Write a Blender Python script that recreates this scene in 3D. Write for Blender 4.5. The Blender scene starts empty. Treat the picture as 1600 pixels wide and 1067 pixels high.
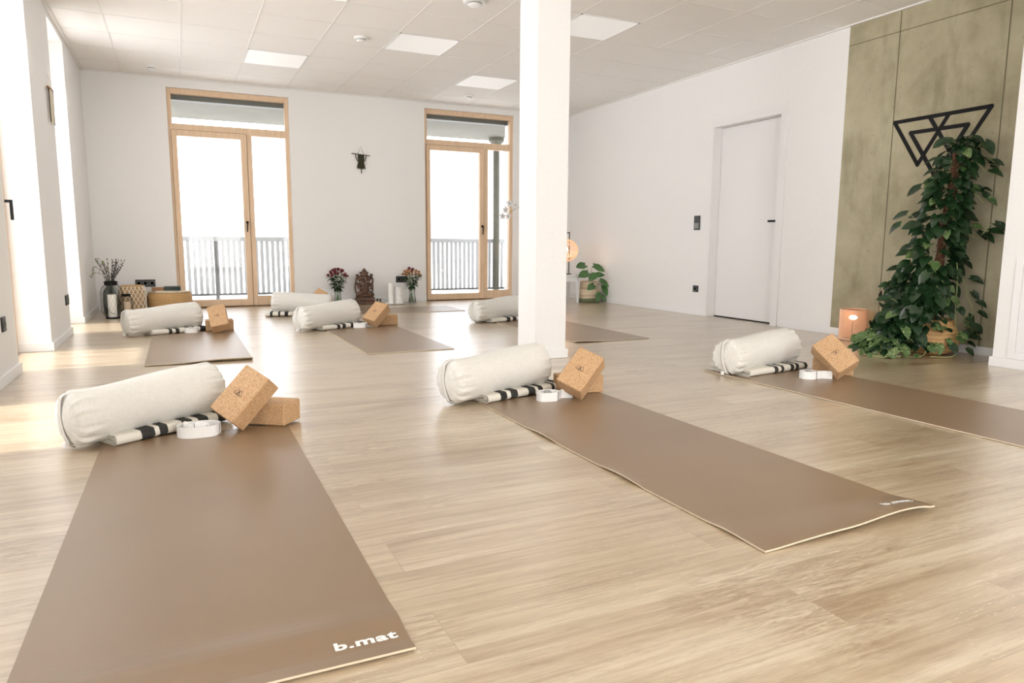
import bpy, bmesh, math, random
from mathutils import Vector, Matrix
random.seed(7)
PI = math.pi
sc = bpy.context.scene
COL = sc.collection

# ------------------------------------------------------------------ helpers
class MB:
    """collects shapes, build() links them as ONE mesh object"""
    def __init__(s): s.v = []; s.f = []; s.m = []
    def add(s, vs, fs, mi=0):
        o = len(s.v); s.v += [tuple(p) for p in vs]
        s.f += [tuple(i + o for i in f) for f in fs]; s.m += [mi] * len(fs)
    def box(s, x0, x1, y0, y1, z0, z1, mi=0, M=None):
        vs = [Vector((x, y, z)) for x in (x0, x1) for y in (y0, y1) for z in (z0, z1)]
        if M: vs = [M @ p for p in vs]
        s.add(vs, [(0, 1, 3, 2), (4, 6, 7, 5), (0, 4, 5, 1), (2, 3, 7, 6), (0, 2, 6, 4), (1, 5, 7, 3)], mi)
    def tube(s, pts, r, n=8, mi=0, cap=True, flat=None):
        pts = [Vector(p) for p in pts]; k = len(pts)
        rs = r if isinstance(r, (list, tuple)) else [r] * k
        t0 = (pts[1] - pts[0]).normalized()
        a = t0.orthogonal().normalized(); rings = []
        for i, p in enumerate(pts):
            t = (pts[min(i + 1, k - 1)] - pts[max(i - 1, 0)])
            t = t.normalized() if t.length > 1e-9 else t0
            a = (a - t * a.dot(t))
            a = a.normalized() if a.length > 1e-6 else t.orthogonal().normalized()
            b = t.cross(a)
            rings.append([p + (a * math.cos(2 * PI * j / n) + b * math.sin(2 * PI * j / n)) * rs[i] for j in range(n)])
        vs = [p for g in rings for p in g]; fs = []
        for i in range(k - 1):
            for j in range(n):
                j2 = (j + 1) % n
                fs.append((i * n + j, i * n + j2, (i + 1) * n + j2, (i + 1) * n + j))
        if cap:
            fs.append(tuple(reversed(range(n)))); fs.append(tuple((k - 1) * n + j for j in range(n)))
        s.add(vs, fs, mi)
    def lathe(s, prof, n=32, c=(0, 0, 0), mi=0, wob=None):
        vs = []; fs = []
        for (r, z) in prof:
            for j in range(n):
                a = 2 * PI * j / n
                rr = r * (1 + (wob(a, z) if wob else 0))
                vs.append((c[0] + rr * math.cos(a), c[1] + rr * math.sin(a), c[2] + z))
        for i in range(len(prof) - 1):
            for j in range(n):
                j2 = (j + 1) % n
                fs.append((i * n + j, i * n + j2, (i + 1) * n + j2, (i + 1) * n + j))
        if prof[0][0] > 1e-6: fs.append(tuple(reversed(range(n))))
        if prof[-1][0] > 1e-6: fs.append(tuple((len(prof) - 1) * n + j for j in range(n)))
        s.add(vs, fs, mi)
    def ball(s, c, r, n=12, mi=0, M=None):
        sx, sy, sz = r if isinstance(r, (list, tuple)) else (r, r, r)
        vs = []; fs = []; m = max(6, n // 2 + 1)
        for i in range(m + 1):
            th = PI * i / m
            for j in range(n):
                ph = 2 * PI * j / n
                p = Vector((sx * math.sin(th) * math.cos(ph), sy * math.sin(th) * math.sin(ph), sz * math.cos(th)))
                if M: p = M @ p
                vs.append(p + Vector(c))
        for i in range(m):
            for j in range(n):
                j2 = (j + 1) % n
                fs.append((i * n + j, (i + 1) * n + j, (i + 1) * n + j2, i * n + j2))
        s.add(vs, fs, mi)
    def prism(s, poly, z0, z1, M=None, mi=0):
        n = len(poly)
        vs = [Vector((x, y, z0)) for x, y in poly] + [Vector((x, y, z1)) for x, y in poly]
        if M: vs = [M @ p for p in vs]
        fs = [tuple(reversed(range(n))), tuple(range(n, 2 * n))] + [(i, (i + 1) % n, n + (i + 1) % n, n + i) for i in range(n)]
        s.add(vs, fs, mi)
    def build(s, name, mats, parent=None, smooth=False, bevel=0, seg=2, loc=None, rot=None, weld=0):
        me = bpy.data.meshes.new(name)
        me.from_pydata(s.v, [], s.f)
        if not isinstance(mats, (list, tuple)): mats = [mats]
        for m in mats: me.materials.append(m)
        me.polygons.foreach_set('material_index', s.m)
        if weld:
            bm = bmesh.new(); bm.from_mesh(me); bmesh.ops.remove_doubles(bm, verts=bm.verts, dist=weld)
            bm.to_mesh(me); bm.free()
        bm = bmesh.new(); bm.from_mesh(me); bmesh.ops.recalc_face_normals(bm, faces=bm.faces); bm.to_mesh(me); bm.free()
        if smooth: me.polygons.foreach_set('use_smooth', [True] * len(me.polygons))
        me.update()
        o = bpy.data.objects.new(name, me); COL.objects.link(o)
        if parent: o.parent = parent
        if loc: o.location = loc
        if rot: o.rotation_euler = rot
        if bevel:
            b = o.modifiers.new('bevel', 'BEVEL'); b.width = bevel; b.segments = seg; b.limit_method = 'ANGLE'
            b.angle_limit = math.radians(40)
        return o

def thing(name, label, cat, loc=(0, 0, 0), rotz=0, group=None, rot=None):
    o = bpy.data.objects.new(name, None); COL.objects.link(o)
    o.location = loc; o.rotation_euler = rot if rot else (0, 0, rotz)
    o.empty_display_size = .1
    o['label'] = label; o['category'] = cat
    if group: o['group'] = group
    return o
def tag(o, label, cat, group=None):
    o['label'] = label; o['category'] = cat
    if group: o['group'] = group
    return o
def struct(o, label=None):
    o['kind'] = 'structure'
    if label: o['label'] = label
    return o
def lab(o, t): o['label'] = t; return o
KIDS = {}
def kids(o): return [c for c in bpy.data.objects if c.parent == o]
def copy_tree(o, loc, rot, label, children):
    c = o.copy(); COL.objects.link(c); c.location = loc; c.rotation_euler = rot; c['label'] = label
    for ch, subs in children:
        d = ch.copy(); COL.objects.link(d); d.parent = c
        for g in subs:
            e = g.copy(); COL.objects.link(e); e.parent = d
    return c
def sstep(a, b, x):
    t = min(1, max(0, (x - a) / (b - a))); return t * t * (3 - 2 * t)

# ------------------------------------------------------------------ materials
class N:
    def __init__(s, name):
        s.mat = bpy.data.materials.new(name); s.mat.use_nodes = True
        s.t = s.mat.node_tree; s.t.nodes.clear()
        s.out = s.t.nodes.new('ShaderNodeOutputMaterial')
    def n(s, typ, ins=None, **kw):
        nd = s.t.nodes.new(typ)
        for k, v in kw.items(): setattr(nd, k, v)
        for k, v in (ins or {}).items():
            if isinstance(v, bpy.types.NodeSocket): s.t.links.new(v, nd.inputs[k])
            else: nd.inputs[k].default_value = v
        return nd
    def ramp(s, fac, stops, interp='LINEAR'):
        r = s.t.nodes.new('ShaderNodeValToRGB'); r.color_ramp.interpolation = interp
        el = r.color_ramp.elements
        while len(el) < len(stops): el.new(0.5)
        for e, (p, c) in zip(el, stops): e.position = p; e.color = (*c, 1) if len(c) == 3 else c
        s.t.links.new(fac, r.inputs[0]); return r.outputs[0]
    def mix(s, fac, a, b, mode='MIX'):
        m = s.t.nodes.new('ShaderNodeMix'); m.data_type = 'RGBA'; m.blend_type = mode
        for i, v in ((0, fac), (6, a), (7, b)):
            if isinstance(v, bpy.types.NodeSocket): s.t.links.new(v, m.inputs[i])
            else: m.inputs[i].default_value = v if not (isinstance(v, tuple) and len(v) == 3) else (*v, 1)
        return m.outputs[2]
    def math(s, op, a, b=0.0, c=0.0):
        m = s.t.nodes.new('ShaderNodeMath'); m.operation = op
        for i, v in ((0, a), (1, b), (2, c)):
            if isinstance(v, bpy.types.NodeSocket): s.t.links.new(v, m.inputs[i])
            else: m.inputs[i].default_value = v
        return m.outputs[0]
    def coord(s, which='Object', scale=(1, 1, 1)):
        c = s.t.nodes.new('ShaderNodeTexCoord')
        m = s.n('ShaderNodeMapping', {'Vector': c.outputs[which], 'Scale': scale})
        return m.outputs[0]
    def noise(s, vec, scale=5, detail=4, rough=.5, dist=0):
        return s.n('ShaderNodeTexNoise', {'Vector': vec, 'Scale': scale, 'Detail': detail, 'Roughness': rough, 'Distortion': dist}).outputs[0]
    def bsdf(s, col, rough=.5, bump=None, bstr=.2, bdist=.01, **kw):
        ins = {'Base Color': (*col, 1) if isinstance(col, tuple) and len(col) == 3 else col, 'Roughness': rough}
        ins.update(kw)
        if bump is not None:
            b = s.n('ShaderNodeBump', {'Height': bump, 'Strength': bstr, 'Distance': bdist}); ins['Normal'] = b.outputs[0]
        p = s.n('ShaderNodeBsdfPrincipled', ins)
        s.t.links.new(p.outputs[0], s.out.inputs[0]); return p

def simple(name, col, rough=.5, nscale=0, namp=.08, bstr=0, **kw):
    n = N(name)
    if nscale:
        f = n.noise(n.coord(), nscale, 5)
        lo = tuple(c * (1 - namp) for c in col); hi = tuple(min(1, c * (1 + namp)) for c in col)
        c = n.ramp(f, [(.3, lo), (.7, hi)])
        n.bsdf(c, rough, bump=f if bstr else None, bstr=bstr, **kw)
    else: n.bsdf(col, rough, **kw)
    return n.mat
def glass_mat(name, tint=(1, 1, 1), refl=.5, edge=0.0):
    n = N(name)
    fr = n.n('ShaderNodeFresnel', {'IOR': 1.45}).outputs[0]
    f2 = n.math('MULTIPLY', fr, refl)
    if edge:
        lw = n.n('ShaderNodeLayerWeight', {'Blend': .5}).outputs[1]
        f2 = n.math('ADD', f2, n.math('MULTIPLY', n.math('POWER', lw, 3.0), edge))
    tr = n.n('ShaderNodeBsdfTransparent', {'Color': (*tint, 1)})
    gl = n.n('ShaderNodeBsdfGlossy', {'Color': (1, 1, 1, 1), 'Roughness': .03})
    mx = n.n('ShaderNodeMixShader', {0: f2, 1: tr.outputs[0], 2: gl.outputs[0]})
    n.t.links.new(mx.outputs[0], n.out.inputs[0]); return n.mat
def emit(name, col, st):
    n = N(name); e = n.n('ShaderNodeEmission', {'Color': (*col, 1), 'Strength': st})
    n.t.links.new(e.outputs[0], n.out.inputs[0]); return n.mat

M = {}
M['plaster'] = simple('plaster', (.86, .85, .835), .85, 60, .012, .03)
M['ceil'] = simple('ceiling_tile', (.88, .86, .825), .9, 90, .015, .04)
M['bar'] = simple('ceiling_bar', (.80, .78, .75), .6)
M['trimw'] = simple('white_trim', (.86, .86, .855), .45)
M['doorw'] = simple('door_white', (.84, .83, .82), .4)
M['black'] = simple('black_metal', (.008, .008, .008), .6, **{'Specular IOR Level': .2})
M['blackp'] = simple('black_plastic', (.022, .022, .024), .35)
M['greyp'] = simple('grey_screen', (.22, .23, .2), .3)
M['wax'] = simple('candle_wax', (.88, .86, .80), .5)
M['waxp'] = simple('cream_wax', (.82, .66, .48), .5)
M['strap'] = simple('cotton_strap', (.88, .87, .85), .9, 400, .05, .2)
M['white'] = simple('white_paint', (.85, .85, .84), .4)
M['glass'] = glass_mat('window_glass')
M['vglass'] = glass_mat('vase_glass', (.93, .96, .94), .8, .35)
M['dglass'] = glass_mat('smoked_vase_glass', (.74, .77, .75), .8, .3)
M['rail'] = simple('painted_rail', (.44, .45, .46), .5)
M['post'] = simple('rail_post', (.12, .125, .125), .5)
M['snow'] = simple('snow_ground', (.84, .85, .87), .95)
M['stem'] = simple('green_stem', (.10, .17, .05), .6)
M['vine'] = simple('pale_vine', (.42, .47, .20), .6)
M['twig'] = simple('dry_twig', (.07, .06, .05), .8)
M['soil'] = simple('soil', (.03, .022, .015), .95, 60, .3, .4)
M['rope'] = simple('white_rope', (.86, .82, .74), .9)
M['cream'] = simple('cream_cord', (.74, .68, .56), .9)
M['olive'] = simple('dark_olive_cord', (.05, .045, .022), .9)
M['metalg'] = simple('steel', (.6, .6, .6), .25, Metallic=1.0)

def f_pine():
    n = N('pine_wood'); v = n.coord('Object', (22, 22, 1.5))
    f = n.noise(v, 2, 5, .55, .4)
    c = n.ramp(f, [(.3, (.70, .50, .32)), (.6, (.78, .58, .40)), (.8, (.82, .63, .45))])
    n.bsdf(c, .5, f, .05); return n.mat
M['pine'] = f_pine()
M['pinegap'] = simple('pine_gap', (.12, .07, .035), .8)

def f_floor():
    n = N('oak_planks'); v = n.coord('Object')
    br = n.n('ShaderNodeTexBrick', {'Vector': v, 'Color1': (0, 0, 0, 1), 'Color2': (1, 1, 1, 1), 'Mortar': (.5, .5, .5, 1),
        'Scale': 1.0, 'Mortar Size': .0011, 'Mortar Smooth': .2, 'Bias': 0.0, 'Brick Width': 1.23, 'Row Height': .205}, offset=.37)
    rnd = br.outputs[0]; mort = br.outputs[1]
    sep = n.n('ShaderNodeSeparateXYZ', {0: v})
    ri = n.math('MULTIPLY', rnd, 31.0)
    def vec(sx, sy):
        return n.n('ShaderNodeCombineXYZ', {0: n.math('MULTIPLY_ADD', sep.outputs[0], sx, ri), 1: n.math('MULTIPLY', sep.outputs[1], sy), 2: ri}).outputs[0]
    g1 = n.noise(vec(.62, 8.5), 1.6, 5, .55, .5)
    g2 = n.noise(vec(3.0, 90.0), 1.5, 4, .6, .3)
    g3 = n.noise(vec(.55, 3.4), 1.3, 3, .5, .6)
    wv = n.n('ShaderNodeTexWave', {'Vector': vec(.35, 3.2), 'Scale': 2.2, 'Distortion': 9.0, 'Detail': 3.0, 'Detail Scale': .9}, wave_type='BANDS', bands_direction='Y').outputs[1]
    base = n.ramp(g1, [(.22, (.40, .29, .175)), (.42, (.51, .40, .26)), (.56, (.58, .475, .33)), (.74, (.65, .555, .41))])
    fine = n.ramp(g2, [(.28, (.72, .68, .63)), (.55, (1, 1, 1))])
    c = n.mix(.60, base, fine, 'MULTIPLY')
    wl = n.ramp(wv, [(0, (.80, .75, .68)), (.35, (1, 1, 1))])
    c = n.mix(.6, c, wl, 'MULTIPLY')
    st = n.ramp(g3, [(.31, (.56, .45, .32)), (.45, (1, 1, 1))])
    wsp = n.ramp(n.noise(vec(1.0, 16.0), 2.3, 6, .68, 1.6), [(.30, (.55, .42, .28)), (.385, (1, 1, 1)), (.66, (1, 1, 1)), (.72, (1.18, 1.18, 1.16))])
    c = n.mix(.65, c, wsp, 'MULTIPLY')
    c = n.mix(.65, c, st, 'MULTIPLY')
    # rustic figure: brown worn patches and thin pale curls of the print
    msk = n.ramp(n.noise(vec(.9, 2.6), 1.5, 3, .5, .4), [(.47, (0, 0, 0)), (.60, (1, 1, 1))])
    rag = n.ramp(n.noise(vec(3.2, 20.0), 2.0, 9, .72, 2.2), [(.40, (1, 1, 1)), (.56, (0, 0, 0))])
    c = n.mix(n.math('MULTIPLY', n.math('MULTIPLY', msk, rag), .72), c, (.26, .155, .07))
    spk = n.ramp(n.noise(vec(6.0, 46.0), 2.0, 8, .75, 1.0), [(.34, (.80, .76, .70)), (.50, (1, 1, 1)), (.66, (1.10, 1.10, 1.10))])
    c = n.mix(.8, c, spk, 'MULTIPLY')
    rings = n.n('ShaderNodeTexWave', {'Vector': vec(.9, 5.5), 'Scale': 3.2, 'Distortion': 14.0, 'Detail': 4.0, 'Detail Scale': 1.1, 'Detail Roughness': .6}, wave_type='BANDS', bands_direction='Y').outputs[1]
    cl = n.ramp(rings, [(.44, (0, 0, 0)), (.50, (1, 1, 1)), (.56, (0, 0, 0))])
    m2 = n.ramp(n.noise(vec(1.3, 4.0), 1.4, 3, .5, .5), [(.50, (0, 0, 0)), (.60, (1, 1, 1))])
    c = n.mix(n.math('MULTIPLY', n.math('MULTIPLY', cl, m2), .75), c, (.80, .72, .60))
    tint = n.ramp(rnd, [(0, (.93, .90, .86)), (1, (1.0, 1.0, 1.0))])
    c = n.mix(1.0, c, tint, 'MULTIPLY')
    c = n.mix(n.math('MULTIPLY', mort, .45), c, (.30, .22, .14))
    rg = n.math('MULTIPLY_ADD', g1, .04, .33)
    n.bsdf(c, rg, None, **{'Specular IOR Level': .8, 'Coat Weight': 1.0, 'Coat Roughness': .28, 'Coat IOR': 1.7})
    return n.mat
M['floor'] = f_floor()

def f_concrete():
    n = N('raw_concrete'); v = n.coord('Object')
    a = n.noise(v, 1.3, 6, .6, .3); b = n.noise(v, 7, 6, .6); d = n.noise(v, 55, 3, .5)
    c = n.ramp(a, [(.28, (.28, .25, .15)), (.5, (.435, .385, .26)), (.7, (.52, .48, .335))])
    c = n.mix(.45, c, n.ramp(b, [(.3, (.78, .78, .74)), (.6, (1, 1, 1))]), 'MULTIPLY')
    e = n.noise(n.coord('Object', (3.5, 3.5, .9)), 1.6, 5, .6)
    c = n.mix(.8, c, n.ramp(e, [(.30, (.70, .70, .66)), (.48, (1, 1, 1))]), 'MULTIPLY')
    c = n.mix(.35, c, n.ramp(d, [(.27, (.35, .33, .28)), (.36, (1, 1, 1))]), 'MULTIPLY')
    n.bsdf(c, .75, b, .12); return n.mat
M['concrete'] = f_concrete()
def f_slab():
    n = N('grey_slab'); v = n.coord('Object'); a = n.noise(v, 3, 5)
    n.bsdf(n.ramp(a, [(.3, (.088, .084, .062)), (.7, (.118, .112, .086))]), .8); return n.mat
M['slab'] = f_slab()
def f_cork():
    n = N('cork'); v = n.coord('Object')
    vo = n.n('ShaderNodeTexVoronoi', {'Vector': v, 'Scale': 300.0}); d = n.noise(v, 210, 3, .6)
    c = n.ramp(vo.outputs['Color'], [(0, (.42, .225, .10)), (.35, (.55, .335, .17)), (.8, (.63, .42, .24))])
    c = n.mix(.6, c, n.ramp(d, [(.36, (.40, .26, .14)), (.46, (1, 1, 1))]), 'MULTIPLY')
    n.bsdf(c, .75, d, .2, .003); return n.mat
M['cork'] = f_cork()
def f_mat():
    n = N('mat_rubber'); v = n.coord('Object'); a = n.noise(v, 2.0, 4); b = n.noise(v, 420, 2)
    c = n.ramp(a, [(.3, (.222, .140, .073)), (.7, (.248, .160, .085))])
    n.bsdf(c, .40, None, **{'Specular IOR Level': .6, 'Coat Weight': .6, 'Coat Roughness': .36, 'Coat IOR': 1.5}); return n.mat
M['mat'] = f_mat()
M['matedge'] = simple('mat_edge', (.62, .52, .38), .7)
def f_linen():
    n = N('linen'); v = n.coord('Object')
    w1 = n.noise(n.coord('Object', (30, 500, 500)), 1.0, 2); w2 = n.noise(n.coord('Object', (500, 40, 40)), 1.0, 2)
    f = n.math('ADD', w1, w2); g = n.noise(v, 5, 4)
    c = n.ramp(n.math('MULTIPLY', f, .5), [(.35, (.70, .68, .625)), (.65, (.80, .785, .74))])
    c = n.mix(.3, c, n.ramp(g, [(.3, (.93, .92, .90)), (.7, (1, 1, 1))]), 'MULTIPLY')
    n.bsdf(c, .95, f, .25, .002); return n.mat
M['linen'] = f_linen()
M['piping'] = simple('linen_piping', (.40, .36, .29), .9)
def f_stripes(name, bands, L):
    """bands: list of (start, end) fractions of the length that are dark"""
    n = N(name); c = n.t.nodes.new('ShaderNodeTexCoord')
    sp = n.n('ShaderNodeSeparateXYZ', {0: c.outputs['Object']})
    x = n.math('MULTIPLY_ADD', sp.outputs[0], 1 / L, .5)
    wob = n.noise(n.coord('Object', (1, 25, 25)), 3, 3)
    x = n.math('ADD', x, n.math('MULTIPLY_ADD', wob, .016, -.008))
    w = (.76, .73, .65); k = (.035, .034, .03); stops = [(0, w)]
    for a, b in bands: stops += [(a, k), (b, w)]
    if stops[1][0] <= 0: stops = stops[1:]
    col = n.ramp(x, stops, 'CONSTANT')
    f = n.noise(n.coord('Object', (300, 300, 300)), 1, 2)
    col = n.mix(.35, col, n.ramp(f, [(.3, (.8, .79, .76)), (.6, (1, 1, 1))]), 'MULTIPLY')
    n.bsdf(col, .95, f, .3, .002); return n.mat
def f_wicker(name, lo, hi, sx=60, sz=90):
    n = N(name); v = n.coord('Object')
    w = n.n('ShaderNodeTexWave', {'Vector': v, 'Scale': sz / 6.0, 'Distortion': 1.5, 'Detail': 2.0}, bands_direction='Z').outputs[1]
    d = n.noise(n.coord('Object', (sx, sx, 14)), 1, 4)
    c = n.mix(n.math('MULTIPLY', n.math('ADD', w, d), .5), lo, hi)
    n.bsdf(c, .7, n.math('ADD', w, d), .5, .004); return n.mat
M['wicker'] = f_wicker('wicker', (.38, .22, .085), (.66, .42, .19))
M['raffia'] = f_wicker('raffia', (.40, .21, .07), (.64, .40, .18), 80, 60)
M['palewood'] = f_wicker('woven_paper', (.62, .48, .32), (.78, .66, .48), 30, 40)
def f_leaf(name, lo, hi, var, amt):
    n = N(name); v = n.coord('Object'); g = n.noise(v, 9, 3); f = n.noise(n.coord('Object', (1, 1, 2.2)), 48, 4, .6, .5)
    c = n.ramp(g, [(.3, lo), (.7, hi)])
    c = n.mix(n.ramp(f, [(amt, (0, 0, 0)), (amt + .06, (1, 1, 1))]), c, var)
    n.bsdf(c, .26, None, **{'Specular IOR Level': .6}); return n.mat
M['leaf'] = f_leaf('pothos_leaf', (.007, .024, .009), (.020, .056, .018), (.30, .38, .13), .70)
M['leafp'] = f_leaf('pale_pothos_leaf', (.045, .11, .03), (.13, .20, .07), (.42, .47, .24), .58)
M['leafd'] = f_leaf('dark_leaf', (.012, .035, .012), (.03, .075, .025), (.05, .1, .04), .7)
M['leafb'] = f_leaf('philodendron_leaf', (.03, .10, .025), (.07, .19, .045), (.22, .33, .12), .66)
M['leafy'] = f_leaf('yellow_green_leaf', (.16, .2, .05), (.3, .34, .1), (.4, .42, .2), .6)
M['coir'] = simple('coir_pole', (.13, .055, .03), .95, 70, .45, .7)
def petal(name, a, b):
    n = N(name); g = n.noise(n.coord(), 60, 3); n.bsdf(n.ramp(g, [(.35, a), (.65, b)]), .7); return n.mat
M['petal_red'] = petal('petal_crimson', (.10, .006, .014), (.26, .02, .035))
M['petal_pink'] = petal('petal_pink', (.38, .10, .15), (.62, .33, .36))
M['petal_org'] = petal('petal_amber', (.36, .12, .045), (.66, .38, .17))
M['orchid'] = simple('white_petal', (.84, .83, .82), .6)
def f_statue():
    n = N('carved_wood'); v = n.coord(); f = n.noise(v, 35, 5, .6); g = n.noise(v, 9, 3)
    c = n.ramp(f, [(.3, (.028, .014, .009)), (.55, (.10, .05, .027)), (.75, (.22, .12, .065))])
    c = n.mix(n.ramp(g, [(.5, (0, 0, 0)), (.62, (.35, .35, .35))]), c, (.15, .055, .035))
    n.bsdf(c, .45, f, .5, .004); return n.mat
M['statue'] = f_statue()
M['book'] = simple('dark_green_cover', (.02, .035, .028), .6)
M['bookb'] = simple('brown_cover', (.30, .15, .07), .6)
M['paper'] = simple('paper', (.78, .73, .62), .8)
M['lampstick'] = (lambda n: (n.bsdf((.84, .58, .40), .6, **{'Emission Color': (1.0, .45, .20, 1), 'Emission Strength': .07}), n.mat)[1])(N('glowing_stick'))
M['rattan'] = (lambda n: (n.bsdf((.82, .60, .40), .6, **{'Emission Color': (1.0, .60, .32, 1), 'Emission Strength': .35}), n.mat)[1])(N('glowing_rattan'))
M['bulb'] = emit('bulb', (1, .85, .65), 6)
M['panel'] = (lambda n: (n.bsdf((.86, .86, .85), .6, **{'Emission Color': (1, .99, .96, 1), 'Emission Strength': .22}), n.mat)[1])(N('light_diffuser'))

# ------------------------------------------------------------------ room dimensions
H = 2.617; XR = 6.007; YF = -11.2; XL = -.07; XG = -.30
W1 = (.755, 2.085, 2.51); W2 = (3.80, 5.10, 2.535)
T = .30
# floor
b = MB(); b.box(-.45, 6.4, YF - .2, .12, -.12, 0)
struct(b.build('floor', M['floor']))
b = MB(); b.box(-.5, 6.5, YF - .2, .4, H, H + .12); struct(b.build('ceiling', M['ceil']))
# ceiling grid
GX = .323; G = .58125
b = MB()
xs = [GX + G * k for k in range(10) if GX + G * k < XR]
ys = [-.49 - G * k for k in range(19) if -.49 - G * k > YF]
for x in xs: b.box(x - .0055, x + .0055, YF, 0, H - .0025, H + .01)
for y in ys: b.box(XL, XR, y - .0045, y + .0045, H - .002, H + .01)
struct(b.build('trim_1', M['bar']))
b = MB()
b.box(XL, XR, -.022, 0, H - .012, H + .01); b.box(XR - .022, XR, YF, 0, H - .012, H + .01); b.box(XL, XL + .03, YF, 0, H - .014, H + .01)
struct(b.build('trim_2', M['bar']))
# back wall
b = MB()
b.box(-.45, W1[0], 0, T, 0, H); b.box(W1[1], W2[0], 0, T, 0, H); b.box(W2[1], XR + .3, 0, T, 0, H)
b.box(W1[0], W1[1], 0, T, W1[2], H); b.box(W2[0], W2[1], 0, T, W2[2], H)
struct(b.build('wall_back', M['plaster']))
# left wall: piers and floor-to-head window recesses
PIERS = [(-1.33, 0.0), (-3.22, -2.20), (-5.08, -4.14), (-9.2, -6.1), (YF, -10.6)]
HEAD = 2.56
b = MB()
XN = -.112   # the wall steps back a little from the near pier on
for y0, y1 in PIERS: b.box(-.45, XL if y0 > -4 else XN, y0, y1, 0, H)
OPEN = [(-2.20, -1.33), (-4.14, -3.22), (-6.1, -5.08), (-10.6, -9.2)]
for y0, y1 in OPEN: b.box(-.45, XL, y0, y1, HEAD, H)
struct(b.build('wall_left', M['plaster']))
# right wall
DY0, DY1, DH = -4.045, -3.06, 2.055
b = MB(); b.box(XR, XR + .3, DY1, 0, 0, H); b.box(XR, XR + .3, -4.70, DY0, 0, H); b.box(XR, XR + .3, DY0, DY1, DH, H)
b.box(XR + .22, XR + .3, DY0, DY1, 0, DH)
struct(b.build('wall_right', M['plaster']))
b = MB(); b.box(XR, XR + .3, -6.33, -4.70, 0, H)
cw = struct(b.build('wall_concrete', M['concrete']))
b = MB()
for y in (-5.17, -6.0): b.box(XR - .0015, XR + .001, y - .004, y + .004, 0, H)
b.box(XR - .0015, XR + .001, -6.33, -4.70, 2.445, 2.451)
o = struct(b.build('formwork_joint', simple('dark_joint', (.16, .14, .085), .9), parent=cw)); del o['kind']  # seams of the concrete, in their own darker colour
b = MB(); b.box(5.614, XR + .3, YF, -6.33, 0, H); struct(b.build('wall_niche', M['plaster']))
# front wall; its glazed openings are added out of view to let fill light in
b = MB(); b.box(-.45, 1.0, YF - .2, YF, 0, H); b.box(2.4, 3.4, YF - .2, YF, 0, H); b.box(4.8, 6.3, YF - .2, YF, 0, H)
b.box(1.0, 2.4, YF - .2, YF, 2.4, H); b.box(3.4, 4.8, YF - .2, YF, 2.4, H)
struct(b.build('wall_front', M['plaster']))
# pillar
PX0, PX1, PY0, PY1 = 2.935, 3.175, -4.925, -4.665
b = MB(); b.box(PX0, PX1, PY0, PY1, 0, H); struct(b.build('pillar', M['plaster'], bevel=.003))
b = MB()
for x0, x1, y0, y1 in ((PX0 - .014, PX1 + .014, PY0 - .014, PY0), (PX0 - .014, PX1 + .014, PY1, PY1 + .014), (PX0 - .014, PX0, PY0, PY1), (PX1, PX1 + .014, PY0, PY1)):
    b.box(x0, x1, y0, y1, .001, .062)
struct(b.build('baseboard_pillar', M['trimw'], bevel=.002))
# baseboards
BH = .062; BT = .014
b = MB(); b.box(XL, W1[0], -BT, 0, 0, BH); b.box(W1[1], W2[0], -BT, 0, 0, BH); b.box(W2[1], XR, -BT, 0, 0, BH)
struct(b.build('baseboard_back', M['trimw'], bevel=.002))
b = MB()
for y0, y1 in PIERS:
    xl = XL if y0 > -4 else XN
    b.box(xl, xl + BT, y0 - (BT if y0 > YF + .1 else 0), min(y1 + BT, -BT), 0, BH)
    if y0 > YF + .1: b.box(-.27, xl, y0 - BT, y0, 0, BH)
    if y1 < -.1: b.box(-.27, xl, y1, y1 + BT, 0, BH)
struct(b.build('baseboard_left', M['trimw'], bevel=.002))
b = MB(); b.box(XR - BT, XR, DY1, -BT, 0, BH); b.box(XR - BT, XR, -6.33 + BT, DY0 - .05, 0, BH)
b.box(5.614 - BT, 5.614, YF, -6.33 + BT, 0, BH); b.box(5.614, XR - BT, -6.33, -6.33 + BT, 0, BH)
struct(b.build('baseboard_right', M['trimw'], bevel=.002))

# door_1
d = bpy.data.objects.new('door_1', None); COL.objects.link(d); d['kind'] = 'structure'; d.location = (XR, -3.55, 0)
b = MB(); y0 = DY0 + 3.55; y1 = DY1 + 3.55
b.box(-.008, .11, y0, y0 + .05, 0, DH); b.box(-.008, .11, y1 - .012, y1, 0, DH); b.box(-.008, .11, y0 + .05, y1 - .012, DH - .045, DH)
b.box(-.012, -.009, y0 - .035, y0 + .008, 0, DH + .04); b.box(-.012, -.009, y1 - .008, y1 + .035, 0, DH + .04); b.box(-.012, -.009, y0 + .008, y1 - .008, DH - .008, DH + .04)
b.box(-.009, .0, y0 - .035, y0, 0, DH + .04); b.box(-.009, .0, y1, y1 + .035, 0, DH + .04); b.box(-.009, 0, y0, y1, DH, DH + .04)
b.build('door_frame', M['doorw'], d)
b = MB(); b.box(.10, .14, y0 + .052, y1 - .014, .012, DH - .048); leaf_ = b.build('door_leaf', M['doorw'], d, bevel=.002)
b = MB(); b.box(.05, .066, y0 + .085, y0 + .21, 1.005, 1.024); b.tube([(.058, y0 + .095, 1.014), (.1, y0 + .095, 1.014)], .009); b.build('door_handle', M['black'], d, bevel=.002)
b = MB(); b.box(.10, .15, y0 + .05, y1 - .012, 0, .011); b.build('door_gap', M['black'], d)
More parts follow.
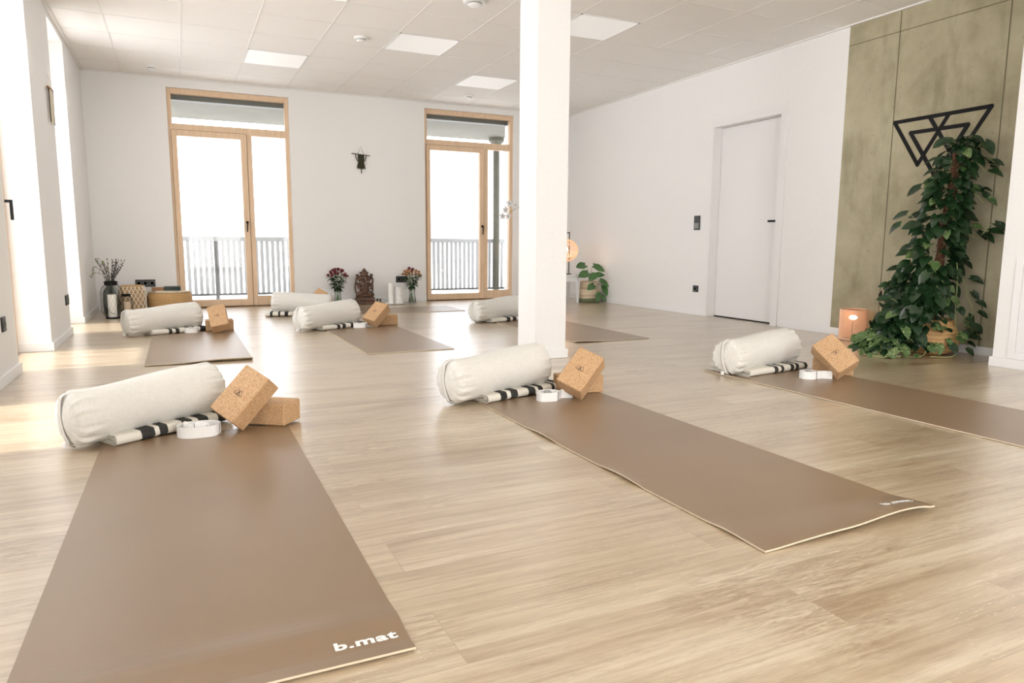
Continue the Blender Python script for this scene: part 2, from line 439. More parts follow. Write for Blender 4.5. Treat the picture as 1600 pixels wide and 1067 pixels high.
# hatch door in the white wall at the right edge
d = bpy.data.objects.new('door_2', None); COL.objects.link(d); d['kind'] = 'structure'; d.location = (5.614, -6.42, 0)
b = MB(); b.box(-.006, 0, -.045, 0, .064, .705); b.box(-.006, 0, -.9, -.045, .66, .705); b.box(-.006, 0, -.9, -.045, .064, .11); b.box(-.006, 0, -.945, -.9, .064, .705)
b.build('door_frame', M['trimw'], d, bevel=.0015)
b = MB(); b.box(-.004, 0, -.897, -.048, .113, .657); b.build('door_leaf', M['trimw'], d, bevel=.001)

# ------------------------------------------------------------------ windows
def window_back(idx, x0, x1, zt, xs, gl):
    """x0,x1: opening; xs: mullion between the opening sash and the fixed light"""
    w = bpy.data.objects.new('window_%d' % idx, None); COL.objects.link(w); w['kind'] = 'structure'
    w.location = (x0, .06, 0); X = x1 - x0; S = xs - x0
    ft = .045; zt0 = zt - .415; ya, yb = -.02, .045
    b = MB()
    b.box(0, ft, ya, yb, 0, zt); b.box(X - ft, X, ya, yb, 0, zt); b.box(ft, X - ft, ya, yb, zt - .06, zt)
    b.box(ft, X - ft, ya, yb, zt0 - .06, zt0 + .025); b.box(S + .005, S + .06, ya, yb, 0, zt0 - .06)
    b.box(S + .06, X - ft, ya, yb, 0, .125)
    b.build('window_frame', M['pine'], w, bevel=.003)
    b = MB(); y2 = ya - .012
    sx0, sx1, sz1 = .03, S, zt0 - .045
    b.box(sx0, sx0 + .055, y2, yb - .01, .012, sz1); b.box(sx1 - .065, sx1, y2, yb - .01, .012, sz1)
    b.box(sx0 + .055, sx1 - .065, y2, yb - .01, sz1 - .065, sz1); b.box(sx0 + .055, sx1 - .065, y2, yb - .01, .012, .09)
    s_ = b.build('window_sash', M['pine'], w, bevel=.003)
    b = MB(); b.box(sx0 - .004, sx0, ya - .001, ya + .004, 0, sz1 + .004); b.box(sx1, sx1 + .004, ya - .001, ya + .004, 0, sz1 + .004); b.box(sx0, sx1, ya - .001, ya + .004, sz1, sz1 + .004)
    b.box(0, X, ya - .004, ya + .01, 0, .011)
    b.build('window_seal', M['pinegap'], w)
    b = MB(); gy = .02
    b.box(ft, X - ft, gy, gy + .006, zt0 + .025, zt - .06); b.box(S + .06, X - ft, gy, gy + .006, .125, zt0 - .06)
    b.box(sx0 + .055, sx1 - .065, gy, gy + .006, .09, sz1 - .065)
    b.build('window_pane', M['glass'], w)
    b = MB(); hx = sx1 - .03; hz = 1.015
    b.lathe([(0, 0), (.016, 0), (.016, .008), (0, .008)], 16)
    bb = MB(); bb.v = [(x + hx, -z + y2, y + hz) for x, y, z in b.v]; bb.f = b.f; bb.m = b.m
    bb.tube([(hx, y2, hz), (hx, y2 - .035, hz)], .008, 10); bb.tube([(hx, y2 - .035, hz + .006), (hx - .003, y2 - .038, hz - .05), (hx - .006, y2 - .036, hz - .115)], [.008, .008, .006], 10)
    bb.build('window_handle', M['black'], w, smooth=True)
    # blind box slot and rail above the glass, white sill strip
    b = MB(); b.box(ft, X - ft, .05, .16, zt - .115, zt - .055); b.build('blind_box', simple('blind_box_%d' % idx, (.10, .105, .085), .6), w)
    b = MB(); b.box(0, X, .045, .24, -.02, .03); b.build('window_sill', M['white'], w)
    return w
window_back(1, W1[0], W1[1], W1[2], 1.59, None)
window_back(2, W2[0], W2[1], W2[2], 4.665, None)
def window_left(idx, y0, y1):
    w = bpy.data.objects.new('window_%d' % idx, None); COL.objects.link(w); w['kind'] = 'structure'
    w.location = (XG, y0, 0); Y = y1 - y0; ft = .06
    b = MB(); b.box(-.05, .03, 0, ft, 0, HEAD); b.box(-.05, .03, Y - ft, Y, 0, HEAD); b.box(-.05, .03, ft, Y - ft, HEAD - ft, HEAD); b.box(-.05, .03, ft, Y - ft, 0, .09)
    b.build('window_frame', M['pine'], w, bevel=.003)
    b = MB(); b.box(-.012, -.006, ft, Y - ft, .09, HEAD - ft); b.build('window_pane', M['glass'], w)
    return w
for i, (y0, y1) in enumerate(OPEN): window_left(3 + i, y0, y1)
# an open sash handle seen past the near pier
w4 = [o for o in bpy.data.objects if o.name == 'window_4'][0]
b = MB(); hy = .545; hx = .03
b.box(hx, hx + .012, hy - .02, hy + .02, .98, 1.06)
b.box(hx + .012, hx + .105, hy - .009, hy + .009, 1.022, 1.04); b.box(hx + .088, hx + .105, hy - .009, hy + .009, .912, 1.022)
b.build('window_handle', M['black'], w4, bevel=.002)
def front_fill_win(idx, x0, x1):  # unseen window behind the camera, added for fill light
    w = bpy.data.objects.new('window_%d' % idx, None); COL.objects.link(w); w['kind'] = 'structure'; w.location = (x0, YF - .1, 0); X = x1 - x0
    b = MB(); b.box(0, .06, -.04, .04, 0, 2.4); b.box(X - .06, X, -.04, .04, 0, 2.4); b.box(.06, X - .06, -.04, .04, 2.34, 2.4); b.box(.06, X - .06, -.04, .04, 0, .08); b.box(X / 2 - .03, X / 2 + .03, -.04, .04, .08, 2.34)
    b.build('window_frame', M['pine'], w, bevel=.003)
    b = MB(); b.box(.06, X - .06, -.004, .004, .08, 2.34); b.build('window_pane', M['glass'], w)
front_fill_win(7, 1.0, 2.4); front_fill_win(8, 3.4, 4.8)

# ------------------------------------------------------------------ outside
b = MB(); b.box(-1.5, 8.5, T, 2.0, -.2, -.025); struct(b.build('floor_balcony', simple('balcony_deck', (.55, .55, .55), .8)))
b = MB(); b.box(-1.5, 5.62, T, 1.82, 2.455, 2.62); struct(b.build('ceiling_balcony', M['slab']))
b = MB(); b.box(-80, 80, 2.2, 160, -4.2, -4.0); b.box(-80, -.6, -40, 2.2, -4.2, -4.0); struct(b.build('ground_snow', M['snow']))
r = thing('balcony_railing', 'light grey slatted balcony railing outside both glazed doors', 'railing', (0, 1.6, -.025))
b = MB(); b.box(-1.4, 7.5, -.03, .03, .815, .878); b.build('handrail', M['rail'], r, bevel=.003)
b = MB(); b.box(-1.4, 7.5, -.012, .012, .055, .085); b.build('bottom_rail', M['post'], r)
proto = None
x = -.2
nS = 0
while x < 6.6:
    if .55 < x < 2.7 or 4.0 < x < 6.4:
        if proto is None:
            b = MB(); b.box(-.023, .023, -.006, .006, .07, .82); proto = b.build('slat', M['rail'], r); proto.location.x = x
        else:
            c = proto.copy(); COL.objects.link(c); c.location.x = x
        nS += 1
    x += .074
for px in (1.262, 4.0, 6.7):
    b = MB(); b.box(px - .024, px + .024, -.02, .03, 0, .84); b.build('post', M['post'], r)
t = thing('balcony_column', 'round grey-green column holding the balcony roof, outside the right glazed door', 'column', (5.50, 1.5, -.025))
b = MB(); b.lathe([(.052, 0), (.052, 2.40)], 24); b.build('shaft', M['slab'], t, smooth=False)
b = MB(); b.lathe([(.055, 2.36), (.125, 2.43), (.125, 2.48)], 24); b.build('capital', M['slab'], t)
b = MB(); b.box(-.06, .06, -.05, .05, 0, .26); b.box(-.10, .12, -.06, .06, .26, .28)
tag(b.build('wooden_box', M['wicker'], loc=(5.76, 1.35, -.025), bevel=.004), 'small wooden box standing outside behind the railing, right of the column', 'box')
b = MB(); b.tube([(0, 0, 0), (0, 0, 2.6)], .035, 14)
tag(b.build('drain_pipe', M['rail'], loc=(5.93, 1.45, -.025)), 'pale downpipe outside at the right edge of the right glazed door', 'pipe')
# snowy roofs and a fence far behind the railing
for i, (x, y, w_, h_) in enumerate(((-1.5, 26, 5, 2.6), (4.6, 30, 4, 2.3), (11.5, 34, 6, 2.5))):
    h = thing('garden_shed', ['pale distant shed with snowy roof left of the railing post', 'small snowy shed far off behind the railing', 'wide snowy shed furthest right beyond the railing'][i], 'shed', (x, y, -4), group='snowy sheds beyond the balcony')
    b = MB(); b.box(-w_ / 2, w_ / 2, -1.5, 1.5, 0, h_ - .7); b.build('wall', simple('shed_wall_%d' % i, (.62, .61, .60), .9), h)
    b = MB(); b.prism([(-1.8, h_ - .7), (1.8, h_ - .7), (0, h_)], -w_ / 2 - .2, w_ / 2 + .2, M=Matrix(((0, 0, 1, 0), (1, 0, 0, 0), (0, 1, 0, 0), (0, 0, 0, 1)))); b.build('roof', M['snow'], h)

# ------------------------------------------------------------------ yoga mats
GM = 'brown yoga mats laid out on the floor'
def yoga_mat(cx, cy, rz, label, L=1.86, Wd=.69, curl=None, logo=False, th=.005):
    """local Y along the mat, near end at -L/2"""
    nx, ny = 28, 96
    t = thing('yoga_mat', label, 'yoga mat', (cx, cy, 0), rz, GM)
    def zf(u, v):  # u,v in 0..1
        return .0015 + (curl(u, v) if curl else 0)
    b = MB(); top = []; bot = []
    rc = .018
    for j in range(ny + 1):
        for i in range(nx + 1):
            u, v = i / nx, j / ny
            x = (u - .5) * Wd; y = (v - .5) * L
            z = zf(u, v); top.append((x, y, z + th)); bot.append((x, y, z))
    n1 = nx + 1; fs = []
    for j in range(ny):
        for i in range(nx): fs.append((j * n1 + i, j * n1 + i + 1, (j + 1) * n1 + i + 1, (j + 1) * n1 + i))
    b.add(top, fs, 0)
    s_ = []
    o = len(b.v); b.v += bot
    b.f += [tuple(reversed([k + o for k in f])) for f in fs]; b.m += [1] * len(fs)
    ring = [i for i in range(n1)] + [j * n1 + nx for j in range(1, ny + 1)] + [ny * n1 + i for i in range(nx - 1, -1, -1)] + [j * n1 for j in range(ny - 1, 0, -1)]
    for a, c in zip(ring, ring[1:] + ring[:1]):
        b.f.append((a, c, c + o, a + o)); b.m.append(1)
    s_ = b.build('sheet', [M['mat'], M['matedge']], t, smooth=False)
    if logo:
        cu = bpy.data.curves.new('mark', 'FONT'); cu.body = 'b.mat'; cu.size = .034; cu.extrude = .0003; cu.offset = .0011; cu.space_character = 1.08
        to = bpy.data.objects.new('tmp', cu); COL.objects.link(to)
        dg = bpy.context.evaluated_depsgraph_get(); me = bpy.data.meshes.new_from_object(to.evaluated_get(dg))
        bpy.data.objects.remove(to)
        me.materials.clear(); me.materials.append(M['white'])
        for vv in me.vertices:
            vv.co.x *= 1.5
            X = vv.co.x + Wd / 2 - .145 - (0); Y = vv.co.y + (-L / 2 + .052)
            z = zf(X / Wd + .5, Y / L + .5) + th + .0012 + vv.co.z
            vv.co = (X, Y, z)
        lo = bpy.data.objects.new('lettering', me); COL.objects.link(lo); lo.parent = t
        lab(lo, 'white lettering b.mat printed at the near right corner')
    return t
def curl2(u, v):
    z = .020 * sstep(.085, 0, v) * (sstep(.45, .85, u) * (1 - .35 * sstep(.9, 1, u)) + .25 * sstep(.25, 0, u) * 0)
    z += .010 * sstep(.10, 0, v) * math.sin(PI * min(1, max(0, (u - .05) / .9)))
    z += .007 * sstep(.05, 0, u) * max(0, math.sin(v * 21 + .6)) * sstep(0, .1, v) * (1 - sstep(.82, .9, v))
    return z
def curl1(u, v): return .006 * math.exp(-((v - .07) / .025) ** 2) + .004 * sstep(.02, 0, v)
def curl4(u, v): return .014 * sstep(.03, 0, v) * sstep(.25, .7, u) + .003 * sstep(.03, 0, v)
def curl6(u, v): return .012 * sstep(.03, 0, v) * sstep(.5, 0, u)
yoga_mat(.8155, -6.985, math.radians(-.4), 'brown yoga mat nearest the camera with b.mat at its corner, front left', curl=curl1, logo=True)
yoga_mat(2.424, -6.925, math.radians(.5), 'brown yoga mat in the centre foreground with a lifted wavy near edge', L=1.88, Wd=.672, curl=curl2, logo=True)
yoga_mat(4.056, -6.66, math.radians(.6), 'brown yoga mat at the right, running out of the picture', L=1.89, Wd=.66)
yoga_mat(.874, -3.29, math.radians(0), 'yoga mat in the back row, the one beside the left wall', L=1.84, Wd=.645, curl=curl4)
yoga_mat(2.275, -3.355, math.radians(0), 'yoga mat in the back row, left of the pillar', L=1.83, Wd=.655)
yoga_mat(3.955, -3.42, math.radians(0), 'yoga mat in the back row half hidden behind the pillar', L=1.86, Wd=.70, curl=curl6)
yoga_mat(2.86, -1.17, math.radians(90), 'pale looking yoga mat turned sideways before the statue', L=1.84, Wd=.66)

# ------------------------------------------------------------------ bolster
BR = .109; BL = .62
def make_bolster():
    t = thing('bolster', '', 'bolster', group='linen bolsters on the mats')
    n = 96
    prof = []  # (x, r)
    for k in range(8): prof.append((-BL / 2 - .012 + .012 * (k / 7) ** 2, max(.0001, (BR - .030) * k / 7)))
    for k in range(1, 13):
        a = PI / 2 * k / 12; prof.append((-BL / 2 + .036 * (1 - math.cos(a)), BR - .030 + .030 * math.sin(a)))
    for k in range(1, 40): prof.append((-BL / 2 + .036 + (BL - .072) * k / 40, BR))
    prof += [(-x, r) for x, r in reversed(prof[:20])]
    b = MB(); vs = []; fs = []; rnd = random.Random(3)
    ph = [rnd.uniform(0, 6.28) for _ in range(8)]
    for (x, r) in prof:
        e = (BL / 2 - abs(x))
        for j in range(n):
            a = 2 * PI * j / n
            wr = 0
            if r > BR * .55:
                wr = .0042 * math.exp(-((e - .03) / .040) ** 2) * (math.sin(15 * a + ph[0] + 8 * x) + .7 * math.sin(27 * a + ph[1]) + .5 * math.sin(9 * a + ph[2]))
            lo = .0028 * math.sin(7 * x + 2 * a + ph[3]) + .0022 * math.sin(11 * x - 3 * a + ph[4])
            rr = r + (wr + lo * (r / BR)) if r > .01 else r
            y = rr * math.cos(a); z = rr * math.sin(a) * .985
            if z < -BR * .90: z = -BR * .90 - (abs(z) - BR * .90) * .25   # flattened where it lies
            vs.append((x, y, z + deform(x)))
    m = len(prof)
    for i in range(m - 1):
        for j in range(n):
            j2 = (j + 1) % n; fs.append((i * n + j, i * n + j2, (i + 1) * n + j2, (i + 1) * n + j))
    b.add(vs, fs); b.build('cover', M['linen'], t, smooth=True, weld=.0002)
    # zip across the left end, a slit with folded flap and a loose tab
    b = MB(); pts = []
    for k in range(25):
        f = -1 + 2 * k / 24; aa = 1.12 + .25 * f * f
        rr = BR * 1.0 * abs(f)
        over = max(0, abs(f) - .82) / .18
        x = -BL / 2 - .0135 + .012 * f * f + .018 * over ** 2
        pts.append((x, .022 * math.cos(f * 1.5) + .012 * f, f * BR * .985 * (1 - .02 * over) + deform(-BL / 2)))
    b.tube(pts, .0035, 8); z_ = b.build('zip', M['piping'], t, smooth=True)
    b = MB()
    for k in range(24):
        (x, y, z), (x2, y2, z2) = pts[k], pts[k + 1]
        b.add([(x - .0005, y - .018, z), (x - .006, y - .004, z), (x2 - .006, y2 - .004, z2), (x2 - .0005, y2 - .018, z2)], [(0, 1, 2, 3)])
        b.add([(x - .006, y - .004, z), (x - .001, y + .001, z), (x2 - .001, y2 + .001, z2), (x2 - .006, y2 - .004, z2)], [(0, 1, 2, 3)])
    b.build('flap', M['linen'], t, smooth=True, weld=.0003)
    b = MB(); zb = -BR * .93 + deform(-BL / 2); b.box(-BL / 2 - .014, -BL / 2 - .008, .0, .022, zb - .004, zb + .018); b.build('zip_tab', M['strap'], t, bevel=.002)
    return t
def deform(x): return .004 * math.sin(7 * x + .5)
TLT = math.radians(-2.3)
bol = make_bolster(); bol_kids = [(c, []) for c in kids(bol)]
BZ = .027 + BR * .925
BOLS = [  # x, y, angle, flip, label
    (.632, -5.935, 31, 0, 'cream linen bolster in the left foreground, nearest the camera'),
    (2.225, -5.885, 16, 0, 'cream linen bolster in the centre, in front of the pillar base'),
    (4.02, -5.865, 9, 0, 'cream linen bolster on the right mat, near the concrete wall'),
    (.635, -2.44, 24, 0, 'cream linen bolster in the back row before the lanterns'),
    (1.985, -2.64, 26, 0, 'cream linen bolster in the back row before the flower vase'),
    (3.69, -2.63, 14, 0, 'cream linen bolster cut off by the left side of the pillar'),
    (1.97, -1.28, 168, 0, 'cream linen bolster furthest back, beside the left glazed door'),
]
MT = .0068
for i, (x, y, a, fl, lb) in enumerate(BOLS):
    if i == 0:
        bol.location = (x, y, BZ); bol.rotation_euler = (0, TLT, math.radians(a)); bol['label'] = lb
    else: copy_tree(bol, (x, y, BZ), (0, TLT, math.radians(a)), lb, bol_kids)

# ------------------------------------------------------------------ folded striped blankets
def blanket_mesh(name, mat, L=.48, D=.31, T_=.040, seed=0, off=(0, 0)):
    def avail(x, y):
        bx = x + off[0]; by = y + off[1]
        base = .023 + bx * math.tan(math.radians(2.3)) + .001
        e = max(0, abs(by) - .045)
        r_ = BR * .985 + .002
        if e + .045 >= r_: return 1.0
        return max(.010, base + (r_ * .93 - math.sqrt(max(0, r_ * r_ - (e + .045) ** 2))))
    rnd = random.Random(seed)
    def ubend(y0, y1, zc, R, th, n=10):
        """closed ribbon: top layer from back (y1) to the front fold (y0), round and back"""
        outer = [(y1, zc + R)]; inner = [(y1, zc + R - th)]
        for k in range(n + 1):
            a = PI / 2 + PI * k / n
            outer.append((y0 + R + R * math.cos(a), zc + R * math.sin(a)))
            inner.append((y0 + R + (R - th) * math.cos(a), zc + (R - th) * math.sin(a)))
        outer.append((y1, zc - R)); inner.append((y1, zc - R + th))
        return outer, inner
    b = MB(); nx = 40
    R = T_ / 2
    for (y0, zc, RR, th) in ((-D / 2, R, R, .0042), (-D / 2 + .012, R + .0002, R - .0066, .0038), (-D / 2 + .026, R, R - .0128, .0038)):
        o, n_ = ubend(y0, D / 2 - rnd.uniform(0, .01), zc, RR, th)
        loop = o + list(reversed(n_)); m = len(loop); vs = []; fs = []
        for i in range(nx + 1):
            x = -L / 2 + L * i / nx
            wv = .0016 * math.sin(x * 23 + seed + y0 * 70) ; yy = .004 * math.sin(x * 9 + seed)
            for (y, z) in loop:
                Y_ = y + yy; zz = max(.0, z + wv * (z / T_)); av = avail(x, Y_)
                if av < T_: zz *= av / T_
                vs.append((x + .003 * math.sin(y * 40 + seed), Y_, zz))
        for i in range(nx):
            for j in range(m):
                j2 = (j + 1) % m; fs.append((i * m + j, i * m + j2, (i + 1) * m + j2, (i + 1) * m + j))
        h = len(o)
        for e in (0, nx):
            for j in range(h - 1): fs.append((e * m + j, e * m + j + 1, e * m + m - 2 - j, e * m + m - 1 - j))
        b.add(vs, fs)
    return b
BLK = [  # bolster index, local offset of the blanket from the bolster, length
    (0, (.05, .025), .50, 1, [(.20, .31), (.35, .42), (.55, .64), (.69, .78), (.87, .95)], 'striped folded blanket under the nearest bolster in the left foreground'),
    (1, (.10, .025), .52, 2, [(.16, .24), (.29, .38), (.52, .61), (.65, .71), (.83, .87), (.91, .999)], 'black and cream folded blanket under the centre bolster'),
    (2, (.035, .015), .56, 3, [(.41, .47), (.52, .57), (.68, .74), (.77, .83), (.93, .985)], 'black striped cream blanket under the bolster on the right mat'),
    (3, (.09, .025), .46, 4, [(.28, .34), (.40, .47), (.60, .67), (.72, .76), (.86, .999)], 'striped blanket folded under the back row bolster near the lanterns'),
    (4, (.10, .025), .48, 5, [(.30, .37), (.42, .50), (.62, .70), (.82, .999)], 'striped blanket folded under the back row bolster near the flower vase'),
    (5, (.07, .015), .50, 6, [(.36, .46), (.52, .62), (.74, .86)], 'striped blanket under the bolster cut off by the pillar'),
    (6, (.11, -.02), .52, 9, [(.1, .14), (.2, .24), (.3, .36), (.42, .46), (.55, .62), (.7, .74), (.85, .9)], 'finely patterned folded blanket under the furthest bolster by the left glazed door'),
]
for (bi, off, L, sd, bands, lb) in BLK:
    bx, by, ba = BOLS[bi][:3]; ar = math.radians(ba)
    mt = f_stripes('blanket_stripes_%d' % sd, bands, L); fl_ = bi == 6
    x = bx + off[0] * math.cos(ar) - off[1] * math.sin(ar); y = by + off[0] * math.sin(ar) + off[1] * math.cos(ar)
    bmk = blanket_mesh('blanket', mt, L=L, seed=sd, off=off)
    if fl_: bmk.v = [(px, -py - 2 * off[1], pz) for px, py, pz in bmk.v]
    tag(bmk.build('folded_blanket', mt, loc=(x, y, MT + .0005), rot=(0, 0, ar)), lb, 'blanket', 'striped folded blankets under the bolsters')

# ------------------------------------------------------------------ cotton straps
def strap_mesh(a0, b0, turns, gap, hgt, shape='oval', tail=None, seed=0):
    pts = []; n = 44; rnd = random.Random(seed)
    tot = int(turns * n)
    for k in range(tot + 1):
        t_ = k / n; a = 2 * PI * t_
        e = 1 - gap * t_
        x, y = math.cos(a), math.sin(a)
        if shape == 'oval': q = 2.6
        elif shape == 'hex': q = 3.2
        else: q = 2.2
        rr = (abs(x) ** q + abs(y) ** q) ** (-1 / q)
        pts.append((a0 * e * rr * x + .0012 * math.sin(5 * a + seed), b0 * e * rr * y))
    if tail: pts = tail + pts
    b = MB(); th = .0022; vs = []; fs = []; m = len(pts)
    for i, (x, y) in enumerate(pts):
        p0 = Vector(pts[max(i - 1, 0)]); p1 = Vector(pts[min(i + 1, m - 1)]); d = (p1 - p0).normalized(); nn = Vector((-d.y, d.x)) * th / 2
        hz = hgt * (1 - .10 * min(1, i / m)); z0 = .0
        vs += [(x + nn.x, y + nn.y, z0), (x + nn.x, y + nn.y, hz), (x - nn.x, y - nn.y, hz), (x - nn.x, y - nn.y, z0)]
    for i in range(m - 1):
        for j in range(4):
            j2 = (j + 1) % 4; fs.append((i * 4 + j, i * 4 + j2, (i + 1) * 4 + j2, (i + 1) * 4 + j))
    fs += [(0, 1, 2, 3), (4 * m - 1, 4 * m - 2, 4 * m - 3, 4 * m - 4)]
    b.add(vs, fs); return b
def strap(x, y, rz, a0, b0, turns, shape, label, tail=None, gap=.16, hgt=.042, seed=0, crumple=0):
    t = thing('yoga_strap', label, 'strap', (x, y, MT + .0005), math.radians(rz), 'white cotton yoga straps')
    strap_mesh(a0, b0, turns, gap, hgt, shape, tail, seed).build('webbing', M['strap'], t)
    if crumple:
        rnd = random.Random(seed); b = MB()
        for k in range(crumple):
            cx, cy = rnd.uniform(-.4, .35) * a0, rnd.uniform(-.35, .35) * b0; an = rnd.uniform(-.6, .6)
            pts = [Vector((cx + .028 * math.cos(q) * math.cos(an) - .010 * math.sin(q) * math.sin(an), cy + .028 * math.cos(q) * math.sin(an) + .010 * math.sin(q) * math.cos(an))) for q in [i * .45 for i in range(13)]]
            z0 = .030 + .003 * k; vs = []; fs = []
            for i, p in enumerate(pts): vs += [(p.x, p.y, z0 - .018 + .004 * math.sin(i)), (p.x * .97, p.y * .97, z0 + .012 + .005 * math.sin(i * .8 + k))]
            for i in range(len(pts) - 1): fs.append((2 * i, 2 * i + 1, 2 * i + 3, 2 * i + 2))
            b.add(vs, fs)
        o = b.build('inner_loop', M['strap'], t, smooth=True); s_ = o.modifiers.new('s', 'SOLIDIFY'); s_.thickness = .002
    b = MB(); b.box(-.016, -.013, -.012, .012, .012, hgt + .002); b.box(.013, .016, -.012, .012, .012, hgt + .002); b.box(-.016, .016, -.012, -.009, .012, hgt + .002); b.box(-.016, .016, .009, .012, .012, hgt + .002)
    b.build('buckle', M['metalg'], t, bevel=.001)
    return t
strap(.818, -6.095, -4, .080, .056, 2.2, 'oval', 'white cotton strap coiled in an oval ring on the nearest mat', seed=1, crumple=5, hgt=.046, gap=.05)
strap(2.41, -6.10, -12, .058, .042, 3.2, 'hex', 'white coiled strap with loose end on the centre mat', tail=[(.14, .030), (.12, .030), (.10, .031), (.08, .030)], seed=2, hgt=.046)
strap(4.085, -6.20, -40, .050, .042, 4.2, 'round', 'white coiled strap beside the tilted cork block on the right mat', tail=[(.135, .020), (.11, .022), (.08, .020)], seed=3, hgt=.046)
strap(.85, -2.53, 0, .058, .042, 3.2, 'oval', 'white coiled strap on the back row mat beside the left wall', seed=4)
strap(2.262, -2.71, -10, .065, .045, 3.0, 'hex', 'white coiled strap on the back row mat left of the pillar', seed=5)

# ------------------------------------------------------------------ cork blocks
BD = (.227, .145, .092)
def make_block():
    t = thing('cork_block', '', 'yoga block', group='cork yoga blocks')
    b = MB(); b.box(-BD[0] / 2, BD[0] / 2, -BD[1] / 2, BD[1] / 2, -BD[2] / 2, BD[2] / 2); b.build('body', M['cork'], t, bevel=.007, seg=4)
    b = MB(); z = BD[2] / 2 + .0004
    def ln(p, q, w=.0017):
        p = Vector(p); q = Vector(q); d = (q - p).normalized(); nn = Vector((-d.y, d.x)) * w / 2
        b.add([(p.x + nn.x, p.y + nn.y, z), (q.x + nn.x, q.y + nn.y, z), (q.x - nn.x, q.y - nn.y, z), (p.x - nn.x, p.y - nn.y, z)], [(0, 1, 2, 3)])
    def tri(cx, cy, s):
        P = [(cx, cy - s), (cx + s, cy + s * .7), (cx - s, cy + s * .7)]
        P = [(-y, x) for x, y in P]
        for i in range(3): ln(P[i], P[(i + 1) % 3])
    tri(-.008, 0, .015); tri(.008, 0, .015); tri(0, .003, .010)
    b.build('logo', M['black'], t)
    return t
blk = make_block(); blk_kids = [(c, []) for c in kids(blk)]
def R(rows): return Matrix(rows).to_euler()
TILT = [
    ((1.0000, -6.0540, .1392), [[.674, -.535, -.509], [.150, .774, -.615], [.7234, .3384, .602]], 'tilted cork block leaning on a flat one, left foreground'),
    ((2.5925, -6.1120, .1353), [[.7208, -.5246, -.4531], [.1987, .7827, -.59], [.664, .335, .668]], 'tilted cork block leaning on another in the centre, nearest the pillar'),
    ((4.2380, -6.2470, .1365), [[.130, .820, -.557], [-.780, -.262, -.568], [-.612, .508, .605]], 'tilted cork block leaning on another on the right mat'),
    ((1.0673, -2.6010, .1270), [[-.087, -.9765, -.197], [.721, .0745, -.687], [.686, -.202, .698]], 'upright cork block leaning back in the row by the left wall'),
    ((2.4240, -2.6900, .1225), [[.6787, -.602, -.4184], [.3757, .7754, -.504], [.628, .187, .754]], 'tilted cork block in the back row before the statue'),
    ((2.20, -.93, .145), [[.674, -.535, -.509], [.150, .774, -.615], [.7234, .3384, .602]], 'cork block peeking out behind the furthest bolster'),
]
FLAT = [
    ((1.100, -5.972), -36, 'flat cork block propping the tilted one, left foreground'),
    ((2.665, -5.965), -3, 'flat cork block propping the tilted one, centre'),
    ((4.375, -6.125), -50, 'flat cork block propping the tilted one on the right mat'),
    ((1.080, -2.415), 0, 'flat cork block behind the upright one by the left wall'),
    ((2.545, -2.555), -15, 'flat cork block behind the tilted one in the back row before the statue'),
]
first = True
def orthon(rows):
    m = Matrix(rows); x = Vector((m[0][0], m[1][0], m[2][0])).normalized(); z = Vector((m[0][2], m[1][2], m[2][2])); z = (z - x * z.dot(x)).normalized(); y = z.cross(x)
    return Matrix(((x[0], y[0], z[0]), (x[1], y[1], z[1]), (x[2], y[2], z[2]))).to_euler()
for loc, rows, lb in TILT:
    e = orthon(rows); mm = e.to_matrix()
    zmin = min((mm @ Vector((sx * (BD[0] / 2 - .003), sy * (BD[1] / 2 - .003), sz * (BD[2] / 2 - .003)))).z for sx in (-1, 1) for sy in (-1, 1) for sz in (-1, 1))
    loc = (loc[0], loc[1], MT - zmin + .0005)
    if first:
        blk.location = loc; blk.rotation_euler = e; blk['label'] = lb; first = False
    else: copy_tree(blk, loc, e, lb, blk_kids)
for (x, y), a, lb in FLAT: copy_tree(blk, (x, y, BD[2] / 2 + MT + .0005), (0, 0, math.radians(a)), lb, blk_kids)

# ------------------------------------------------------------------ leaves
def leaf(b, p, d, up, L, W, mi=0, droop=.25, fold=.18, n=6):
    d = Vector(d).normalized(); up = Vector(up); s_ = d.cross(up)
    if s_.length < 1e-4: s_ = d.orthogonal()
    s_.normalize(); up = s_.cross(d).normalized(); p = Vector(p)
    mid = []; lf = []; rt = []
    for k in range(n + 1):
        t_ = k / n
        w = W * (math.sin(PI * min(1, t_ * .86 + .14)) ** .75) * (1 - .25 * t_) if k < n else 0
        c = p + d * (L * t_) - up * (droop * L * t_ * t_)
        back = -d * (.16 * L if k == 0 else 0)
        mid.append(c); lf.append(c + s_ * w / 2 + up * (fold * w) + back); rt.append(c - s_ * w / 2 + up * (fold * w) + back)
    vs = mid + lf + rt; m = n + 1; fs = []
    for k in range(n):
        fs.append((k, k + 1, m + k + 1, m + k)); fs.append((k + 1, k, 2 * m + k, 2 * m + k + 1))
    b.add(vs, fs, mi)
def curve_pts(P, n=24):
    """Catmull-Rom through points"""
    P = [Vector(p) for p in P]; Q = [P[0] * 2 - P[1]] + P + [P[-1] * 2 - P[-2]]; out = []
    seg = len(P) - 1
    for i in range(seg):
        a, b_, c, d_ = Q[i:i + 4]
        k = max(2, n // seg)
        for j in range(k + (1 if i == seg - 1 else 0)):
            t_ = j / k
            out.append(.5 * ((2 * b_) + (c - a) * t_ + (2 * a - 5 * b_ + 4 * c - d_) * t_ * t_ + (3 * b_ - a - 3 * c + d_) * t_ ** 3))
    return out

